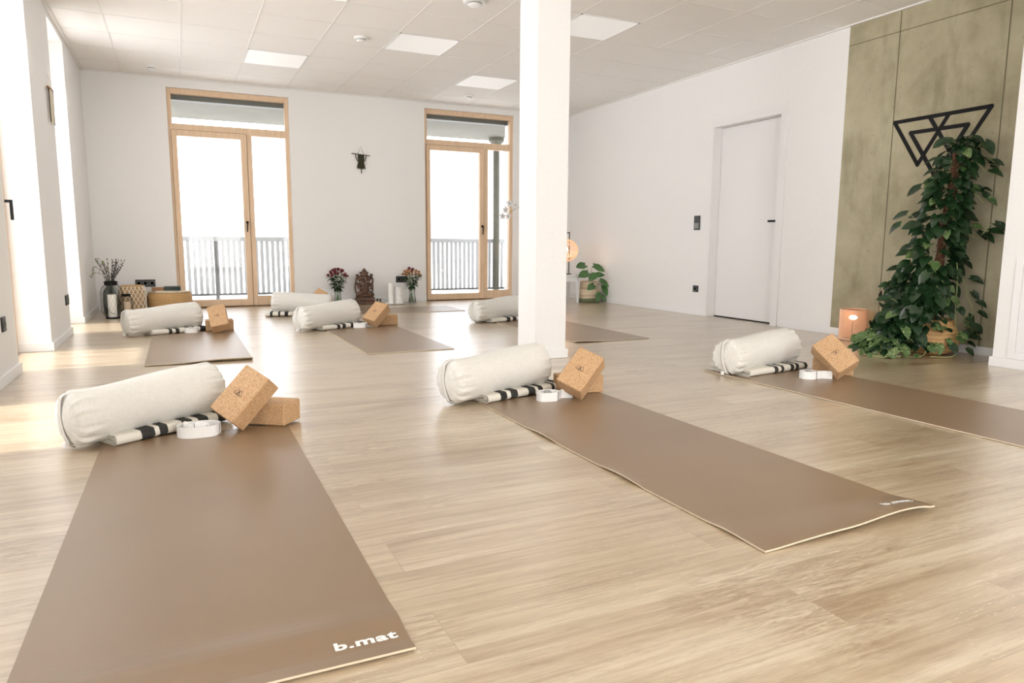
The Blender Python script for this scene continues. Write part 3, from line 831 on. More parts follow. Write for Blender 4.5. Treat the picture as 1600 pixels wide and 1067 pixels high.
# big pothos at the concrete wall
t = thing('potted_pothos', 'tall trailing pothos climbing a coir pole in a raffia basket by the concrete wall', 'potted plant', (5.755, -5.775, 0))
def wob(a, z): return .05 * math.sin(3 * a + 1) + .03 * math.sin(5 * a + z * 20)
b = MB(); b.lathe([(.13, 0), (.19, .03), (.215, .10), (.205, .17), (.175, .235), (.165, .255), (.155, .25), (.165, .17), (.13, .10)], 40, wob=wob)
b.build('basket', M['raffia'], t, smooth=True)
b = MB(); b.lathe([(.02, .19), (.15, .20), (.15, .19)], 24); b.build('soil', M['soil'], t)
b = MB()
pp = [(.06, .03, .18), (.065, .005, .6), (.075, -.03, 1.1), (.085, -.06, 1.50)]
pole = curve_pts(pp, 24); b.tube(pole, [.032 + .004 * math.sin(i * 1.7) for i in range(len(pole))], 14); b.build('pole', M['coir'], t, smooth=True)
rnd = random.Random(11)
fol = MB(); vin = MB()
W = lambda p: Vector((min(p[0], .19), p[1], max(p[2], .012)))
def rleaf(p, out, L, mi=0, petiole=True):
    p = W(p); out = Vector(out).normalized()
    q = W(p + out * L * .5 + Vector((0, 0, .3 * L)))
    if petiole: vin.tube([p, (p + q) / 2 + Vector((0, 0, .01)), q], .0016, 4, 0)
    d = Vector((out.x, out.y, rnd.uniform(-1.0, .05)))
    up = Vector((rnd.uniform(-.3, .3) - .5, rnd.uniform(-.3, .3) - .45, .8))
    leaf(fol, W(q), d, up, L, L * rnd.uniform(.68, .82), mi, droop=rnd.uniform(.1, .4))
# climbing part round the pole (thinner towards the top, wide and leaning left lower down)
for k in range(470):
    z = .30 + 1.22 * (rnd.random() ** .9)
    f = (z - .3) / 1.22
    cx = .075 - .08 * (1 - f) ** 1.5; cy = .015 + .085 * (1 - f) ** 1.6 - .075 * f
    rad = .038 + .100 * (1 - f) ** 1.0
    a = rnd.uniform(0, 2 * PI)
    if rnd.random() < .55: a = rnd.gauss(PI + 1.0, .9)
    rr = rad * rnd.uniform(.6, 1.05)
    ox, oy = math.cos(a), math.sin(a)
    # leave the pole showing on its camera side
    if f > .15 and abs(((a - (PI + .98)) + PI) % (2 * PI) - PI) < .5 and rnd.random() < .42: continue
    rleaf((cx + ox * rr, cy + oy * rr, z), (ox, oy, 0), rnd.uniform(.072, .120) * (1.05 - .25 * f), 0 if rnd.random() < .96 else 1)
# cascade from the basket down to the floor, into the room
for k in range(330):
    s_ = rnd.random() ** .8
    base = Vector((-.02 - .38 * s_, .01 + .07 * s_, .50 * (1 - s_) ** 1.2 + .04))
    w = .125 * (1 - .2 * s_)
    p = base + Vector((rnd.gauss(0, w * .45), rnd.gauss(0, w * .75), rnd.uniform(-.10, .10) * (1 - .6 * s_)))
    if p.z < .03: p.z = .03 + rnd.random() * .03
    a = rnd.gauss(PI + .5, 1.0)
    rleaf(p, (math.cos(a), math.sin(a), 0), rnd.uniform(.07, .115), 1 if (s_ > .8 and rnd.random() < .6) or rnd.random() < .04 else 0)
# leaves over the front of the basket
for k in range(70):
    a = rnd.uniform(PI * .75, PI * 1.75); z = rnd.uniform(.03, .30); r_ = .19 + rnd.uniform(0, .04)
    if rnd.random() < .5 and a > PI * 1.15 and z > .08: continue
    rleaf((r_ * math.cos(a), r_ * math.sin(a), z), (math.cos(a), math.sin(a), 0), rnd.uniform(.055, .09), 0 if rnd.random() < .8 else 1)
# long loose tendrils with leaves
TEN = [
    [(.10, -.08, 1.38), (.14, -.16, 1.36), (.15, -.21, 1.30)],
    [(.10, -.05, 1.18), (.15, -.13, 1.17), (.16, -.22, 1.08)],
    [(.12, -.02, 1.00), (.17, -.12, .88), (.18, -.19, .84), (.18, -.26, .93)],
    [(.10, -.06, .72), (.16, -.12, .55), (.17, -.16, .42), (.17, -.21, .33), (.15, -.20, .2)],
    [(.05, -.08, .95), (.08, -.13, .6), (.06, -.155, .3), (-.02, -.24, .10), (-.10, -.27, .018), (-.24, -.20, .012)],
    [(-.10, .05, .3), (-.2, -.12, .1), (-.28, -.16, .012), (-.42, -.04, .012), (-.5, .05, .015)],
    [(-.38, .18, .16), (-.50, .18, .05), (-.56, .10, .012), (-.52, -.02, .012), (-.44, -.12, .012)],
    [(-.34, .10, .15), (-.44, 0, .06), (-.54, -.08, .012), (-.58, .03, .012), (-.54, .13, .02)],
]
for i, P in enumerate(TEN):
    c = curve_pts(P, 30); vin.tube(c, .0028, 6, 0)
    for j in range(3, len(c), 5 if i < 4 else 6):
        a = rnd.uniform(0, 2 * PI)
        if i in (0, 1, 2, 3): rleaf(c[j], (.1, -1, 0), rnd.uniform(.07, .10), 0 if rnd.random() < .8 else 1)
        elif i > 4: rleaf(c[j], (math.cos(a), math.sin(a), 0), rnd.uniform(.045, .075), 1)
for c_ in ((.12, -.16, 1.46), (.14, -.19, 1.26), (-.02, .07, 1.17), (-.08, .12, .98), (-.10, .15, .90)):
    rleaf(c_, (-.2, math.copysign(1, c_[1]), 0), .115, 0)
fol.v = [(min(x, .238), y, max(z, .003)) for x, y, z in fol.v]
fol.build('foliage', [M['leaf'], M['leafp']], t, smooth=True)
vin.build('vines', M['vine'], t, smooth=True)

# ------------------------------------------------------------------ emblem on the concrete
b = MB(); xe = XR - .012
NB = [0]
def bar(p, q, w=.029):
    NB[0] += 1; xe = XR - .004 - .0004 * NB[0]
    p = Vector(p); q = Vector(q); d = (q - p).normalized(); nn = Vector((-d.y, d.x)) * w / 2; e = d * (w * .35)
    P = [p - e + nn, q + e + nn, q + e - nn, p - e - nn]
    vs = [(xe, a.x, a.y) for a in P] + [(XR - .001, a.x, a.y) for a in P]
    b.add(vs, [(0, 1, 2, 3), (7, 6, 5, 4), (0, 4, 5, 1), (1, 5, 6, 2), (2, 6, 7, 3), (3, 7, 4, 0)])
A1, A2 = (-5.185, 1.752), (-5.930, 1.757)
bar(A1, A2)                                       # long top bar
bar(A1, (-5.408, 1.405)); bar((-5.408, 1.405), (-5.625, 1.75))      # left triangle
bar(A2, (-5.705, 1.405)); bar((-5.705, 1.405), (-5.478, 1.75))      # right triangle, partly behind leaves
bar((-5.330, 1.654), (-5.775, 1.654)); bar((-5.330, 1.654), (-5.560, 1.30)); bar((-5.560, 1.30), (-5.775, 1.654))   # lower triangle
tag(b.build('wall_emblem', M['black']), 'black emblem of overlapping triangles mounted on the concrete wall', 'wall decoration')

# ------------------------------------------------------------------ stick lantern by the concrete wall
def stick_lantern(x, y, lb):
    t = thing('stick_lantern', lb, 'lantern', (x, y, 0)); r = .102; h = .255
    b = MB()
    for k in range(62):
        a = 2 * PI * k / 62; b.tube([(r * math.cos(a), r * math.sin(a), .012), (r * math.cos(a), r * math.sin(a), h - .008)], .0033, 6)
    b.build('shade', M['lampstick'], t)
    b = MB()
    for z in (.004, h - .008):
        b = MB(); b.lathe([(r - .007, z), (r + .004, z), (r + .004, z + .008), (r - .007, z + .008), (r - .007, z)], 48)
        b.build('hoop', M['lampstick'], t)
    b = MB(); b.lathe([(0, 0), (r - .008, 0), (r - .008, .010), (0, .010)], 32); b.build('base', M['bookb'], t)
    b = MB(); b.ball((0, 0, .185), (.033, .033, .020)); b.build('bulb', M['bulb'], t, smooth=True)
    b = MB(); b.tube([(0, 0, .01), (0, 0, .15)], .003); b.build('holder', M['bookb'], t)
    l = bpy.data.lights.new('lantern_light', 'POINT'); l.energy = .8; l.color = (1, .55, .28); l.shadow_soft_size = .03
    lo = bpy.data.objects.new('lantern_light', l); COL.objects.link(lo); lo.parent = t; lo.location = (0, 0, .2)
stick_lantern(5.865, -5.045, 'lit lantern of upright wooden sticks on the floor by the concrete wall')

# ------------------------------------------------------------------ back right corner: table, globe lamp, plant, orchid
t = thing('side_table', 'small white table in the back right corner carrying the globe lamp', 'table', (5.38, -.87, 0))
b = MB(); b.box(-.28, .235, -.16, .16, .355, .378); b.box(-.255, .21, -.14, .14, .285, .355); b.build('tabletop', M['white'], t, bevel=.003)
for sx in (-.245, .20):
    for sy in (-.13, .13):
        b = MB(); vs = [(sx - .022, sy - .02, .285), (sx + .022, sy - .02, .285), (sx + .022, sy + .02, .285), (sx - .022, sy + .02, .285), (sx - .013, sy - .012, 0), (sx + .013, sy - .012, 0), (sx + .013, sy + .012, 0), (sx - .013, sy + .012, 0)]
        b.add(vs, [(0, 1, 2, 3), (7, 6, 5, 4), (0, 4, 5, 1), (1, 5, 6, 2), (2, 6, 7, 3), (3, 7, 4, 0)]); b.build('leg', M['white'], t)
t = thing('globe_lamp', 'lit rattan globe lamp hanging on a black stand, on the white corner table', 'lamp', (5.455, -.88, .3785))
b = MB(); b.lathe([(0, 0), (.085, 0), (.085, .008), (0, .008)], 32); b.build('base', M['black'], t)
b = MB(); b.tube([(.055, 0, .005), (.055, 0, .55)], .006, 8); b.tube([(.061, 0, .55), (-.004, 0, .55)], .006, 8); b.tube([(0, 0, .552), (0, 0, .50)], .005, 8); b.lathe([(.010, .455), (.018, .46), (.014, .505), (0, .51)], 12, c=(0, 0, 0)); b.build('stand', M['black'], t)
b = MB()
for k in range(40):
    a = 2 * PI * k / 40; pts = []
    for i in range(17):
        th = .25 + (PI - .5) * i / 16; r_ = .165 * math.sin(th); pts.append((r_ * math.cos(a), r_ * math.sin(a), .315 + .150 * math.cos(th)))
    b.tube(pts, .0028, 5)
for th in (.25, 1.0, PI / 2, PI - 1.0, PI - .25):
    z = .315 + .150 * math.cos(th); r_ = .165 * math.sin(th); b.lathe([(r_ - .003, z - .003), (r_ + .003, z - .003), (r_ + .003, z + .003), (r_ - .003, z + .003), (r_ - .003, z - .003)], 40)
sh = b.build('shade', M['rattan'], t)
b = MB(); b.ball((0, 0, .33), .032); b.build('bulb', M['bulb'], t, smooth=True)
l = bpy.data.lights.new('globe_light', 'POINT'); l.energy = 2.2; l.color = (1, .62, .36); l.shadow_soft_size = .04
lo = bpy.data.objects.new('globe_light', l); COL.objects.link(lo); lo.parent = t; lo.location = (0, 0, .27)
# brown jar under the table
b = MB(); b.lathe([(.05, 0), (.065, .03), (.06, .12), (.035, .16), (.03, .20), (.036, .215), (.0, .215)], 20)
tag(b.build('clay_jar', simple('brown_clay', (.20, .12, .08), .7, 20, .3), loc=(5.42, -.80, 0), smooth=True), 'brown jar standing under the white corner table', 'jar')
# plant beside the table
t = thing('potted_philodendron', 'large leaved green plant in a folded paper basket, back right corner', 'potted plant', (5.80, -.93, 0))
b = MB(); b.lathe([(.10, 0), (.135, .01), (.14, .07), (.137, .085), (.155, .095), (.15, .16), (.12, .19), (.135, .205), (.125, .28), (.10, .285), (.11, .2), (.10, .19)], 28, wob=lambda a, z: .06 * math.sin(2 * a + 1) + .04 * math.sin(5 * a + 30 * z)); b.build('basket', M['palewood'], t, smooth=True)
b = MB(); b.lathe([(.10, .0), (.142, .0), (.146, .055), (.138, .06)], 28, wob=lambda a, z: .03 * math.sin(2 * a + 1)); b.build('basket_base', simple('olive_fabric', (.16, .17, .09), .9), t, smooth=True)
b = MB(); b.lathe([(.01, .25), (.10, .255), (.10, .24)], 20); b.build('soil', M['soil'], t)
fo = MB(); vi = MB()
for (x, y, z, dx, dz, L) in ((-.12, -.08, .50, -1, -.1, .17), (.02, -.08, .49, .75, -.35, .17), (-.10, -.12, .40, -1, -.25, .18), (.0, -.14, .38, -.5, -.3, .16), (-.02, -.16, .37, .6, .05, .14), (.08, -.15, .30, .7, -.5, .15), (-.04, -.19, .24, -.8, -.3, .15), (.14, -.13, .22, .35, -1, .15), (.04, -.19, .13, -.4, -.8, .13), (.14, -.14, .09, .1, -1, .08), (.17, -.12, .06, .5, -.8, .07)):
    p = (x, y, z); vi.tube(curve_pts([(0, 0, .26), (x * .5, y * .6, z * .75 + .10), p], 10), .003, 5)
    leaf(fo, p, (dx, -.35, dz), (-.1, -1.0, .7), L, L * .72, 0, droop=.12, fold=.10, n=8)
fo.build('foliage', M['leafb'], t, smooth=True); vi.build('stems', M['stem'], t, smooth=True)
# orchid on the table, its white blossoms show left of the pillar
t = thing('white_orchid', 'white blossoms poking out left of the pillar, before the right glazed door', 'flower', (5.18, -.87, .3785))
b = MB(); b.lathe([(.035, 0), (.05, .10), (.046, .10), (.03, .01)], 20); b.build('pot', M['white'], t, smooth=True)
b = MB(); st = curve_pts([(0, 0, .05), (-.02, 0, .5), (-.14, -.03, .82), (-.36, -.08, .88), (-.58, -.10, .80), (-.64, -.10, .72)], 30); b.tube(st, .003, 6); b.build('stem', M['stem'], t, smooth=True)
b = MB()
for k in range(3): leaf(b, (0, 0, .08), (math.cos(k * 2.1), math.sin(k * 2.1), .4), (0, 0, 1), .16, .05)
b.build('leaves', M['leafd'], t, smooth=True)
for (x, z, s_) in ((-.60, .90, .055), (-.66, .82, .05), (-.70, .74, .05), (-.62, .74, .045), (-.52, .88, .05)):
    b = MB()
    for k in range(5):
        a = 2 * PI * k / 5 + .3; leaf(b, (x, -.12, z), (math.cos(a), -.12, math.sin(a)), (0, -1, 0), s_, s_ * .8, 0, n=5)
    b.ball((x, -.128, z), .007, 8, 1)
    b.build('blossom', [M['orchid'], M['twig']], t, smooth=True)

# ------------------------------------------------------------------ altar: vases, statue, candles
def vase(x, y, lb, h=.21):
    b = MB(); b.lathe([(.0, 0), (.048, 0), (.052, .01), (.042, .09), (.036, .14), (.046, h), (.043, h), (.033, .14), (.039, .09), (.048, .014), (0, .012)], 32)
    return tag(b.build('glass_vase', M['vglass'], loc=(x, y, .001), smooth=True), lb, 'vase', 'clear glass vases by the statue')
def bouquet(x, y, lb, cols, seed, tilt=0):
    rnd = random.Random(seed); t = thing('flower_bouquet', lb, 'flowers', (x, y, .001), group='chrysanthemum bouquets'); st = MB(); lf = MB()
    heads = []
    for k in range(22):
        a = 2.4 * k; r_ = .0275 * math.sqrt(k + .3)
        z = .445 - r_ * r_ * 5.0 + rnd.uniform(-.012, .012)
        heads.append((r_ * math.cos(a), r_ * math.sin(a) * .8, z - .0))
    for i, (hx, hy, hz) in enumerate(heads):
        st.tube(curve_pts([(-hx * .28, -hy * .28, .014), (hx * .08, hy * .08, .17), (hx * .9, hy * .9, hz - .012)], 8), .0021, 5)
        b = MB(); s_ = rnd.uniform(.031, .038)
        for ring, (n_, el, ln_) in enumerate(((11, .05, 1.0), (10, .55, .92), (7, 1.05, .78))):
            for q in range(n_):
                a = 2 * PI * q / n_ + ring * .3; d = Vector((math.cos(a) * math.cos(el), math.sin(a) * math.cos(el), math.sin(el)))
                leaf(b, (hx, hy, hz), d, (0, 0, 1), s_ * ln_, s_ * .42, 0, droop=.15, n=3)
        b.ball((hx, hy, hz + .004), s_ * .5, 8)
        side = hx + rnd.uniform(-.03, .03)
        b.build('flower_head', cols(hx, hz, rnd), t, smooth=True)
    for k in range(90):
        a = rnd.uniform(0, 2 * PI); z = rnd.uniform(.20, .37); r_ = .02 + .07 * (z - .19) / .18
        leaf(lf, (r_ * math.cos(a), r_ * math.sin(a), z), (math.cos(a), math.sin(a), rnd.uniform(-.5, .6)), (0, 0, 1), rnd.uniform(.05, .08), .028, 0, droop=.3, n=4)
    st.build('stems', M['stem'], t, smooth=True); lf.build('leaves', M['leafd'], t, smooth=True)
vase(2.575, -.18, 'clear glass vase of crimson and pink flowers, left of the statue')
bouquet(2.575, -.18, 'crimson and pink chrysanthemum bouquet left of the statue', lambda x, z, r: M['petal_red'] if x < .01 or r.random() < .25 else M['petal_pink'], 5)
vase(3.535, -.22, 'clear glass vase of amber flowers near the right glazed door')
bouquet(3.525, -.22, 'amber and dark red chrysanthemum bouquet near the right glazed door', lambda x, z, r: M['petal_red'] if (z > .405 and r.random() < .75) else M['petal_org'], 8)
# carved statue
t = thing('carved_statue', 'dark carved wooden seated elephant-headed figure on a stepped plinth', 'statue', (2.918, -.17, .001))
b = MB()
b.box(-.125, .125, -.075, .06, 0, .035); b.box(-.112, .112, -.066, .055, .035, .05); b.box(-.118, .118, -.07, .058, .05, .085); b.box(-.105, .105, -.062, .052, .085, .10)
b.build('plinth', M['statue'], t, bevel=.006)
b = MB()
b.ball((0, -.005, .185), (.062, .052, .072), 20)           # belly
b.ball((0, 0, .25), (.055, .042, .055), 20)                # chest
b.ball((0, -.012, .335), (.043, .040, .045), 20)           # head
for s_ in (-1, 1):
    b.ball((s_ * .060, -.002, .325), (.030, .012, .040), 14)   # ears
    b.ball((s_ * .070, -.028, .135), (.056, .036, .030), 14, M=Matrix.Rotation(s_ * .5, 3, 'Y'))   # folded legs
    b.ball((s_ * .030, -.052, .115), (.045, .020, .016), 12)    # shins
    b.tube(curve_pts([(s_ * .05, 0, .275), (s_ * .085, -.002, .245), (s_ * .108, -.004, .30), (s_ * .092, -.006, .355)], 12), [.017, .018, .018, .017, .016, .015, .014, .013, .012, .012, .012, .011, .010][:len(curve_pts([(0, 0, 0), (1, 0, 0), (2, 0, 0), (3, 0, 0)], 12))], 10)   # raised arms
    b.ball((s_ * .090, -.006, .368), (.017, .012, .017), 10); b.ball((s_ * .078, -.006, .375), (.008, .010, .020), 8)
    b.ball((s_ * .104, -.006, .372), (.008, .010, .018), 8)
    b.tube([(s_ * .055, -.01, .255), (s_ * .088, -.03, .215), (s_ * .070, -.062, .195)], [.017, .015, .012], 10)  # lower arms
    b.ball((s_ * .068, -.064, .198), .015, 10)
    b.ball((s_ * .050, .010, .40), (.010, .010, .016), 8)
b.tube(curve_pts([(0, -.045, .335), (.004, -.062, .29), (.010, -.066, .245), (-.006, -.068, .21), (-.028, -.066, .205)], 16), [.019, .019, .018, .018, .017, .016, .016, .015, .014, .014, .013, .012, .011, .011, .010, .009, .008], 12)   # trunk
b.lathe([(.046, .355), (.050, .372), (.042, .39), (.036, .41), (.024, .435), (.010, .452), (.0, .462)], 20, c=(0, -.004, 0))   # crown
b.tube(curve_pts([(-.085, .02, .10), (-.112, .022, .18), (-.108, .022, .28)], 8), .010, 8); b.tube(curve_pts([(.085, .02, .10), (.112, .022, .18), (.108, .022, .28)], 8), .010, 8)
b.box(-.10, .10, .005, .03, .095, .135)
o = b.build('figure', M['statue'], t, smooth=True)
m_ = o.modifiers.new('remesh', 'REMESH'); m_.mode = 'VOXEL'; m_.voxel_size = .0045; m_.use_smooth_shade = True
# candle on tray with frosted glass candle and card
t = thing('serving_tray', 'thin round tray with the candles on the floor right of the statue', 'tray', (3.275, -.30, .001))
b = MB(); b.lathe([(0, 0), (.125, 0), (.145, .012), (.142, .014), (.122, .004), (0, .004)], 48); b.build('plate', M['white'], t, smooth=True)
b = MB(); b.tube([(.145 * math.cos(2 * PI * k / 40), .145 * math.sin(2 * PI * k / 40), .013) for k in range(41)], .0022, 6); b.build('rim', M['metalg'], t, smooth=True)
t = thing('pillar_candle', 'tall white pillar candle on the tray right of the statue', 'candle', (3.225, -.30, .006))
b = MB(); b.lathe([(0, 0), (.032, 0), (.034, .01), (.034, .262), (.030, .268), (.012, .262), (0, .260)], 28); b.build('wax', M['wax'], t, smooth=False)
b = MB(); b.tube([(0, 0, .258), (.002, 0, .278)], .0015, 6); b.build('wick', M['twig'], t)
b = MB(); b.lathe([(0, 0), (.052, 0), (.054, .008), (.054, .215), (.050, .215), (.050, .01), (0, .008)], 32)
ca = tag(b.build('candle_jar', simple('frosted_jar', (.80, .79, .75), .35, 25, .10), loc=(3.335, -.28, .006)), 'wide whitish patterned candle jar beside the tall pillar candle', 'candle')
b = MB(); b.ball((0, 0, .012), (.018, .014, .012), 10); tag(b.build('pebble', M['wax'], loc=(3.165, -.33, .006), smooth=True), 'small white trinket at the left end of the tray', 'trinket')
b = MB(); b.lathe([(0, 0), (.030, 0), (.032, .06), (.029, .06), (.027, .006), (0, .006)], 24)
tag(b.build('tealight_glass', M['vglass'], loc=(3.115, -.12, .001), smooth=True), 'small clear tealight glass between statue and tray', 'glass')

# ------------------------------------------------------------------ corner: lanterns, dried plants, baskets
def wire_lantern(x, y, r, h, hn, rn, lb, seed):
    t = thing('wire_lantern', lb, 'lantern', (x, y, .001), group='black wire mesh lanterns')
    prof = [(r * .62, 0), (r * .66, .015), (r, .07), (r, h * .72), (r * .85, h * .84), (rn, h * .92), (rn, h)]
    def rad(z):
        for (a, za), (c, zc) in zip(prof, prof[1:]):
            if za <= z <= zc: return a + (c - a) * (z - za) / max(1e-6, zc - za)
        return rn
    b = MB(); n = 20
    for k in range(n):
        for s_ in (-1, 1):
            pts = []
            for i in range(25):
                z = .012 + (h * .92 - .012) * i / 24; a = 2 * PI * k / n + s_ * z * 4.2; pts.append((rad(z) * math.cos(a), rad(z) * math.sin(a), z))
            b.tube(pts, .0006, 3, cap=False)
    b.build('mesh_cage', M['black'], t)
    b = MB()
    b.lathe([(0, 0), (r * .64, 0), (r * .66, .014), (0, .014)], 28)
    b.build('base', M['black'], t)
    b = MB(); b.lathe([(rn, h * .90), (rn * 1.02, h * .95), (rn * 1.1, h), (rn, h), (rn * .94, h * .90), (rn, h * .90)], 32); b.build('collar', M['black'], t)
    b = MB(); hw = r * .62
    b.tube(curve_pts([(-hw * .6, -r - .004, h * .62), (-hw * .62, -r - .004, h * .35), (-hw * .1, -r - .006, h * .17), (hw * .5, -r - .004, h * .15)], 20), .0022, 6); b.build('handle', M['black'], t, smooth=True)
    return t
wire_lantern(.148, -.93, .100, .375, 0, .058, 'larger black wire mesh lantern with tall candle in the left corner', 1)
wire_lantern(.268, -.79, .060, .235, 0, .040, 'smaller black wire mesh lantern beside the larger one', 2)
b = MB(); b.lathe([(0, 0), (.040, 0), (.040, .222), (.034, .228), (0, .222)], 24); tag(b.build('pillar_candle', M['wax'], loc=(.148, -.93, .0155)), 'white candle inside the larger black lantern', 'candle')
b = MB(); b.lathe([(0, 0), (.036, 0), (.036, .135), (.03, .14), (0, .136)], 24); tag(b.build('pillar_candle', M['waxp'], loc=(.268, -.79, .0155)), 'cream candle inside the smaller black lantern', 'candle')
b = MB(); b.lathe([(0, 0), (.06, 0), (.075, .03), (.08, .15), (.072, .26), (.042, .31), (.045, .365), (.052, .37), (.047, .37), (.038, .31), (.068, .26), (.074, .15), (.07, .035), (0, .01)], 32)
tag(b.build('smoked_vase', M['dglass'], loc=(.125, -.68, .001), smooth=True), 'smoked glass vase behind the larger lantern in the left corner', 'vase')
t = thing('dried_bouquet', 'dried grasses and twigs in the smoked glass vase, left corner', 'dried flowers', (.125, -.68, .001))
rnd = random.Random(21); tw = MB(); sp = MB(); yl = MB()
for k in range(30):
    a = rnd.uniform(0, 2 * PI); sprd = rnd.uniform(.05, .17); h = rnd.uniform(.46, .60)
    if math.cos(a) * sprd < -.13: sprd *= .6
    e = Vector((sprd * math.cos(a), sprd * math.sin(a) * .6, h)); c = curve_pts([(e.x * .1, e.y * .1, .03), (e.x * .2, e.y * .2, .34), e], 14); tw.tube(c, .0014, 4)
    for q in range(9):
        p = c[-1 - q % 7] + Vector((rnd.uniform(-.006, .006), rnd.uniform(-.006, .006), rnd.uniform(-.012, .012))); sp.ball(p, (.0035, .0035, .008), 5)
for (ex, ey, ez) in ((-.15, -.06, .50), (-.10, -.08, .58), (-.06, -.05, .55), (-.17, -.03, .44), (-.02, -.08, .50)):
    c = curve_pts([(0, 0, .06), (ex * .3, ey * .3, .40), (ex * .8, ey * .8, ez + .02), (ex, ey, ez - .02)], 15); tw.tube(c, .0015, 4)
    for q in range(12):
        p = c[-1 - q % 8]; a = rnd.uniform(0, 6.3); leaf(yl, p, (math.cos(a), math.sin(a), rnd.uniform(-.8, .3)), (0, 0, 1), rnd.uniform(.022, .04), .009, 0, n=3)
tw.build('twigs', M['twig'], t); sp.build('seed_heads', M['twig'], t, smooth=True); yl.build('leaves', M['leafy'], t, smooth=True)
# basket with rope net
t = thing('netted_basket', 'tan wicker basket covered by a white rope net, left corner', 'basket', (.305, -.40, .001))
def sq(r, q=4.0):
    return lambda a, z: (abs(math.cos(a)) ** q + abs(math.sin(a)) ** q) ** (-1 / q) - 1
b = MB(); b.lathe([(0, 0), (.115, 0), (.128, .02), (.130, .16), (.126, .27), (.112, .30), (.095, .305), (0, .30)], 48, wob=sq(1)); b.build('body', M['wicker'], t, smooth=True)
b = MB(); n = 22
for k in range(n):
    for s_ in (-1, 1):
        pts = []
        for i in range(21):
            z = .01 + .285 * i / 20; a = 2 * PI * k / n + s_ * z * 3.6; r_ = (.134 if z < .25 else .134 - (z - .25) * .35) * (1 + sq(1)(a, z)); pts.append((r_ * math.cos(a), r_ * math.sin(a), z))
        b.tube(pts, .0036, 5, cap=False)
b.build('rope_net', M['rope'], t)
# round pouf basket with books
t = thing('wicker_pouf', 'round tan wicker pouf with pale lid left of the glazed door', 'pouf', (.672, -.295, .001))
b = MB(); b.lathe([(0, 0), (.205, 0), (.225, .012), (.232, .07), (.232, .16), (.222, .205), (.205, .215), (0, .215)], 56); b.build('body', M['wicker'], t, smooth=True)
b = MB(); b.lathe([(0, .2155), (.212, .2155), (.217, .221), (.210, .228), (0, .230)], 56); b.build('lid', f_wicker('pale_rush', (.62, .50, .34), (.80, .70, .54)), t, smooth=True)
def book(x, y, z, w, d, h, rz, cm, lb, gap=.004):
    t = thing('book', lb, 'book', (x, y, z), math.radians(rz), 'books lying on the wicker pouf')
    b = MB(); b.box(-w / 2, w / 2, -d / 2, d / 2, 0, .003); b.box(-w / 2, w / 2, -d / 2, d / 2, h - .003, h); b.box(-w / 2, w / 2, -d / 2, -d / 2 + .004, .003, h - .003); b.build('cover', cm, t, bevel=.0008)
    b = MB(); b.box(-w / 2 + gap, w / 2 - gap, -d / 2 + .004, d / 2 - gap, .003, h - .003); b.build('pages', M['paper'], t)
book(.655, -.38, .2315, .25, .17, .010, 4, M['paper'], 'thin pale magazine at the bottom of the pile on the pouf')
book(.705, -.39, .2420, .17, .15, .042, -2, M['book'], 'thick dark green book on the pale magazine on the pouf')
book(.555, -.385, .2420, .12, .14, .034, 5, M['bookb'], 'small brown book left of the green one on the pouf')
# ------------------------------------------------------------------ sockets, switches
def plate(name, lb, cat, loc, rz, w, h, n, inner=None, group='black wall sockets'):
    """local X along the wall, local -Y into the room"""
    t = thing(name, lb, cat, loc, rz, group)
    b = MB(); b.box(-w / 2, w / 2, -.010, 0, -h / 2, h / 2); b.build('plate', M['blackp'], t, bevel=.002)
    for k in range(n):
        cx = (k - (n - 1) / 2) * (w / n)
        b = MB(); b.lathe([(.021, 0), (.024, 0), (.024, .0035), (.020, .0035), (.020, 0)], 20)
        bb = MB(); bb.v = [(x + cx, -.010 - z, y) for x, y, z in b.v]; bb.f = b.f; bb.m = b.m; bb.build('outlet', M['greyp'], t)
plate('wall_socket', 'wide black triple socket low on the back wall left of the glazed door', 'socket', (.425, 0, .305), 0, .205, .082, 3)
plate('wall_socket', 'black socket partly behind the amber flowers on the back wall', 'socket', (3.455, 0, .302), 0, .15, .082, 2)
plate('wall_socket', 'black double socket on the far pier of the left wall', 'socket', (XL, -2.34, .30), math.radians(90), .155, .082, 2)
plate('wall_socket', 'black socket on the near pier at the left picture edge', 'socket', (XN, -4.47, .325), math.radians(90), .082, .082, 1)
plate('wall_socket', 'single black socket low on the white wall beside the door', 'socket', (XR, -2.872, .292), math.radians(-90), .085, .072, 1)
t = thing('thermostat', 'black wall control with grey lower half left of the door', 'switch', (XR, -2.853, 1.02), math.radians(-90))
b = MB(); b.box(-.047, .047, -.012, 0, -.078, .078); b.build('plate', M['blackp'], t, bevel=.002)
b = MB(); b.box(-.036, .036, -.014, -.012, -.062, -.002); b.build('screen', M['greyp'], t)

# ------------------------------------------------------------------ macrame hangings
t = thing('macrame_hanging', 'small dark olive macrame hanging on the back wall between the glazed doors', 'wall hanging', (2.948, -.006, 1.885))
b = MB(); b.tube([(-.118, -.006, .010), (.115, -.006, -.006)], .005, 8); b.build('rod', M['olive'], t, smooth=True)
b = MB(); b.tube([(-.042, -.006, .005), (0, -.004, .098), (.040, -.006, .0)], .0022, 5); b.build('cord', M['olive'], t)
b = MB(); rnd = random.Random(4)
for k in range(19):
    x = -.042 + .084 * k / 18; lo = -.160 - .018 * abs(math.sin(k * 1.3))
    if k in (9, 10): lo = -.23
    x2 = x * (1.0 + .35 * sstep(.0, .05, abs(x)))
    b.tube(curve_pts([(x * .85, -.006, 0), (x * .9, -.008, -.05), (x * .86, -.008, -.10), (x2 * 1.0, -.006, lo)], 9), .0038, 5)
for s_ in (-1, 1): b.tube(curve_pts([(s_ * .072, -.006, 0), (s_ * .055, -.007, -.06), (s_ * .03, -.008, -.09)], 8), .005, 6)
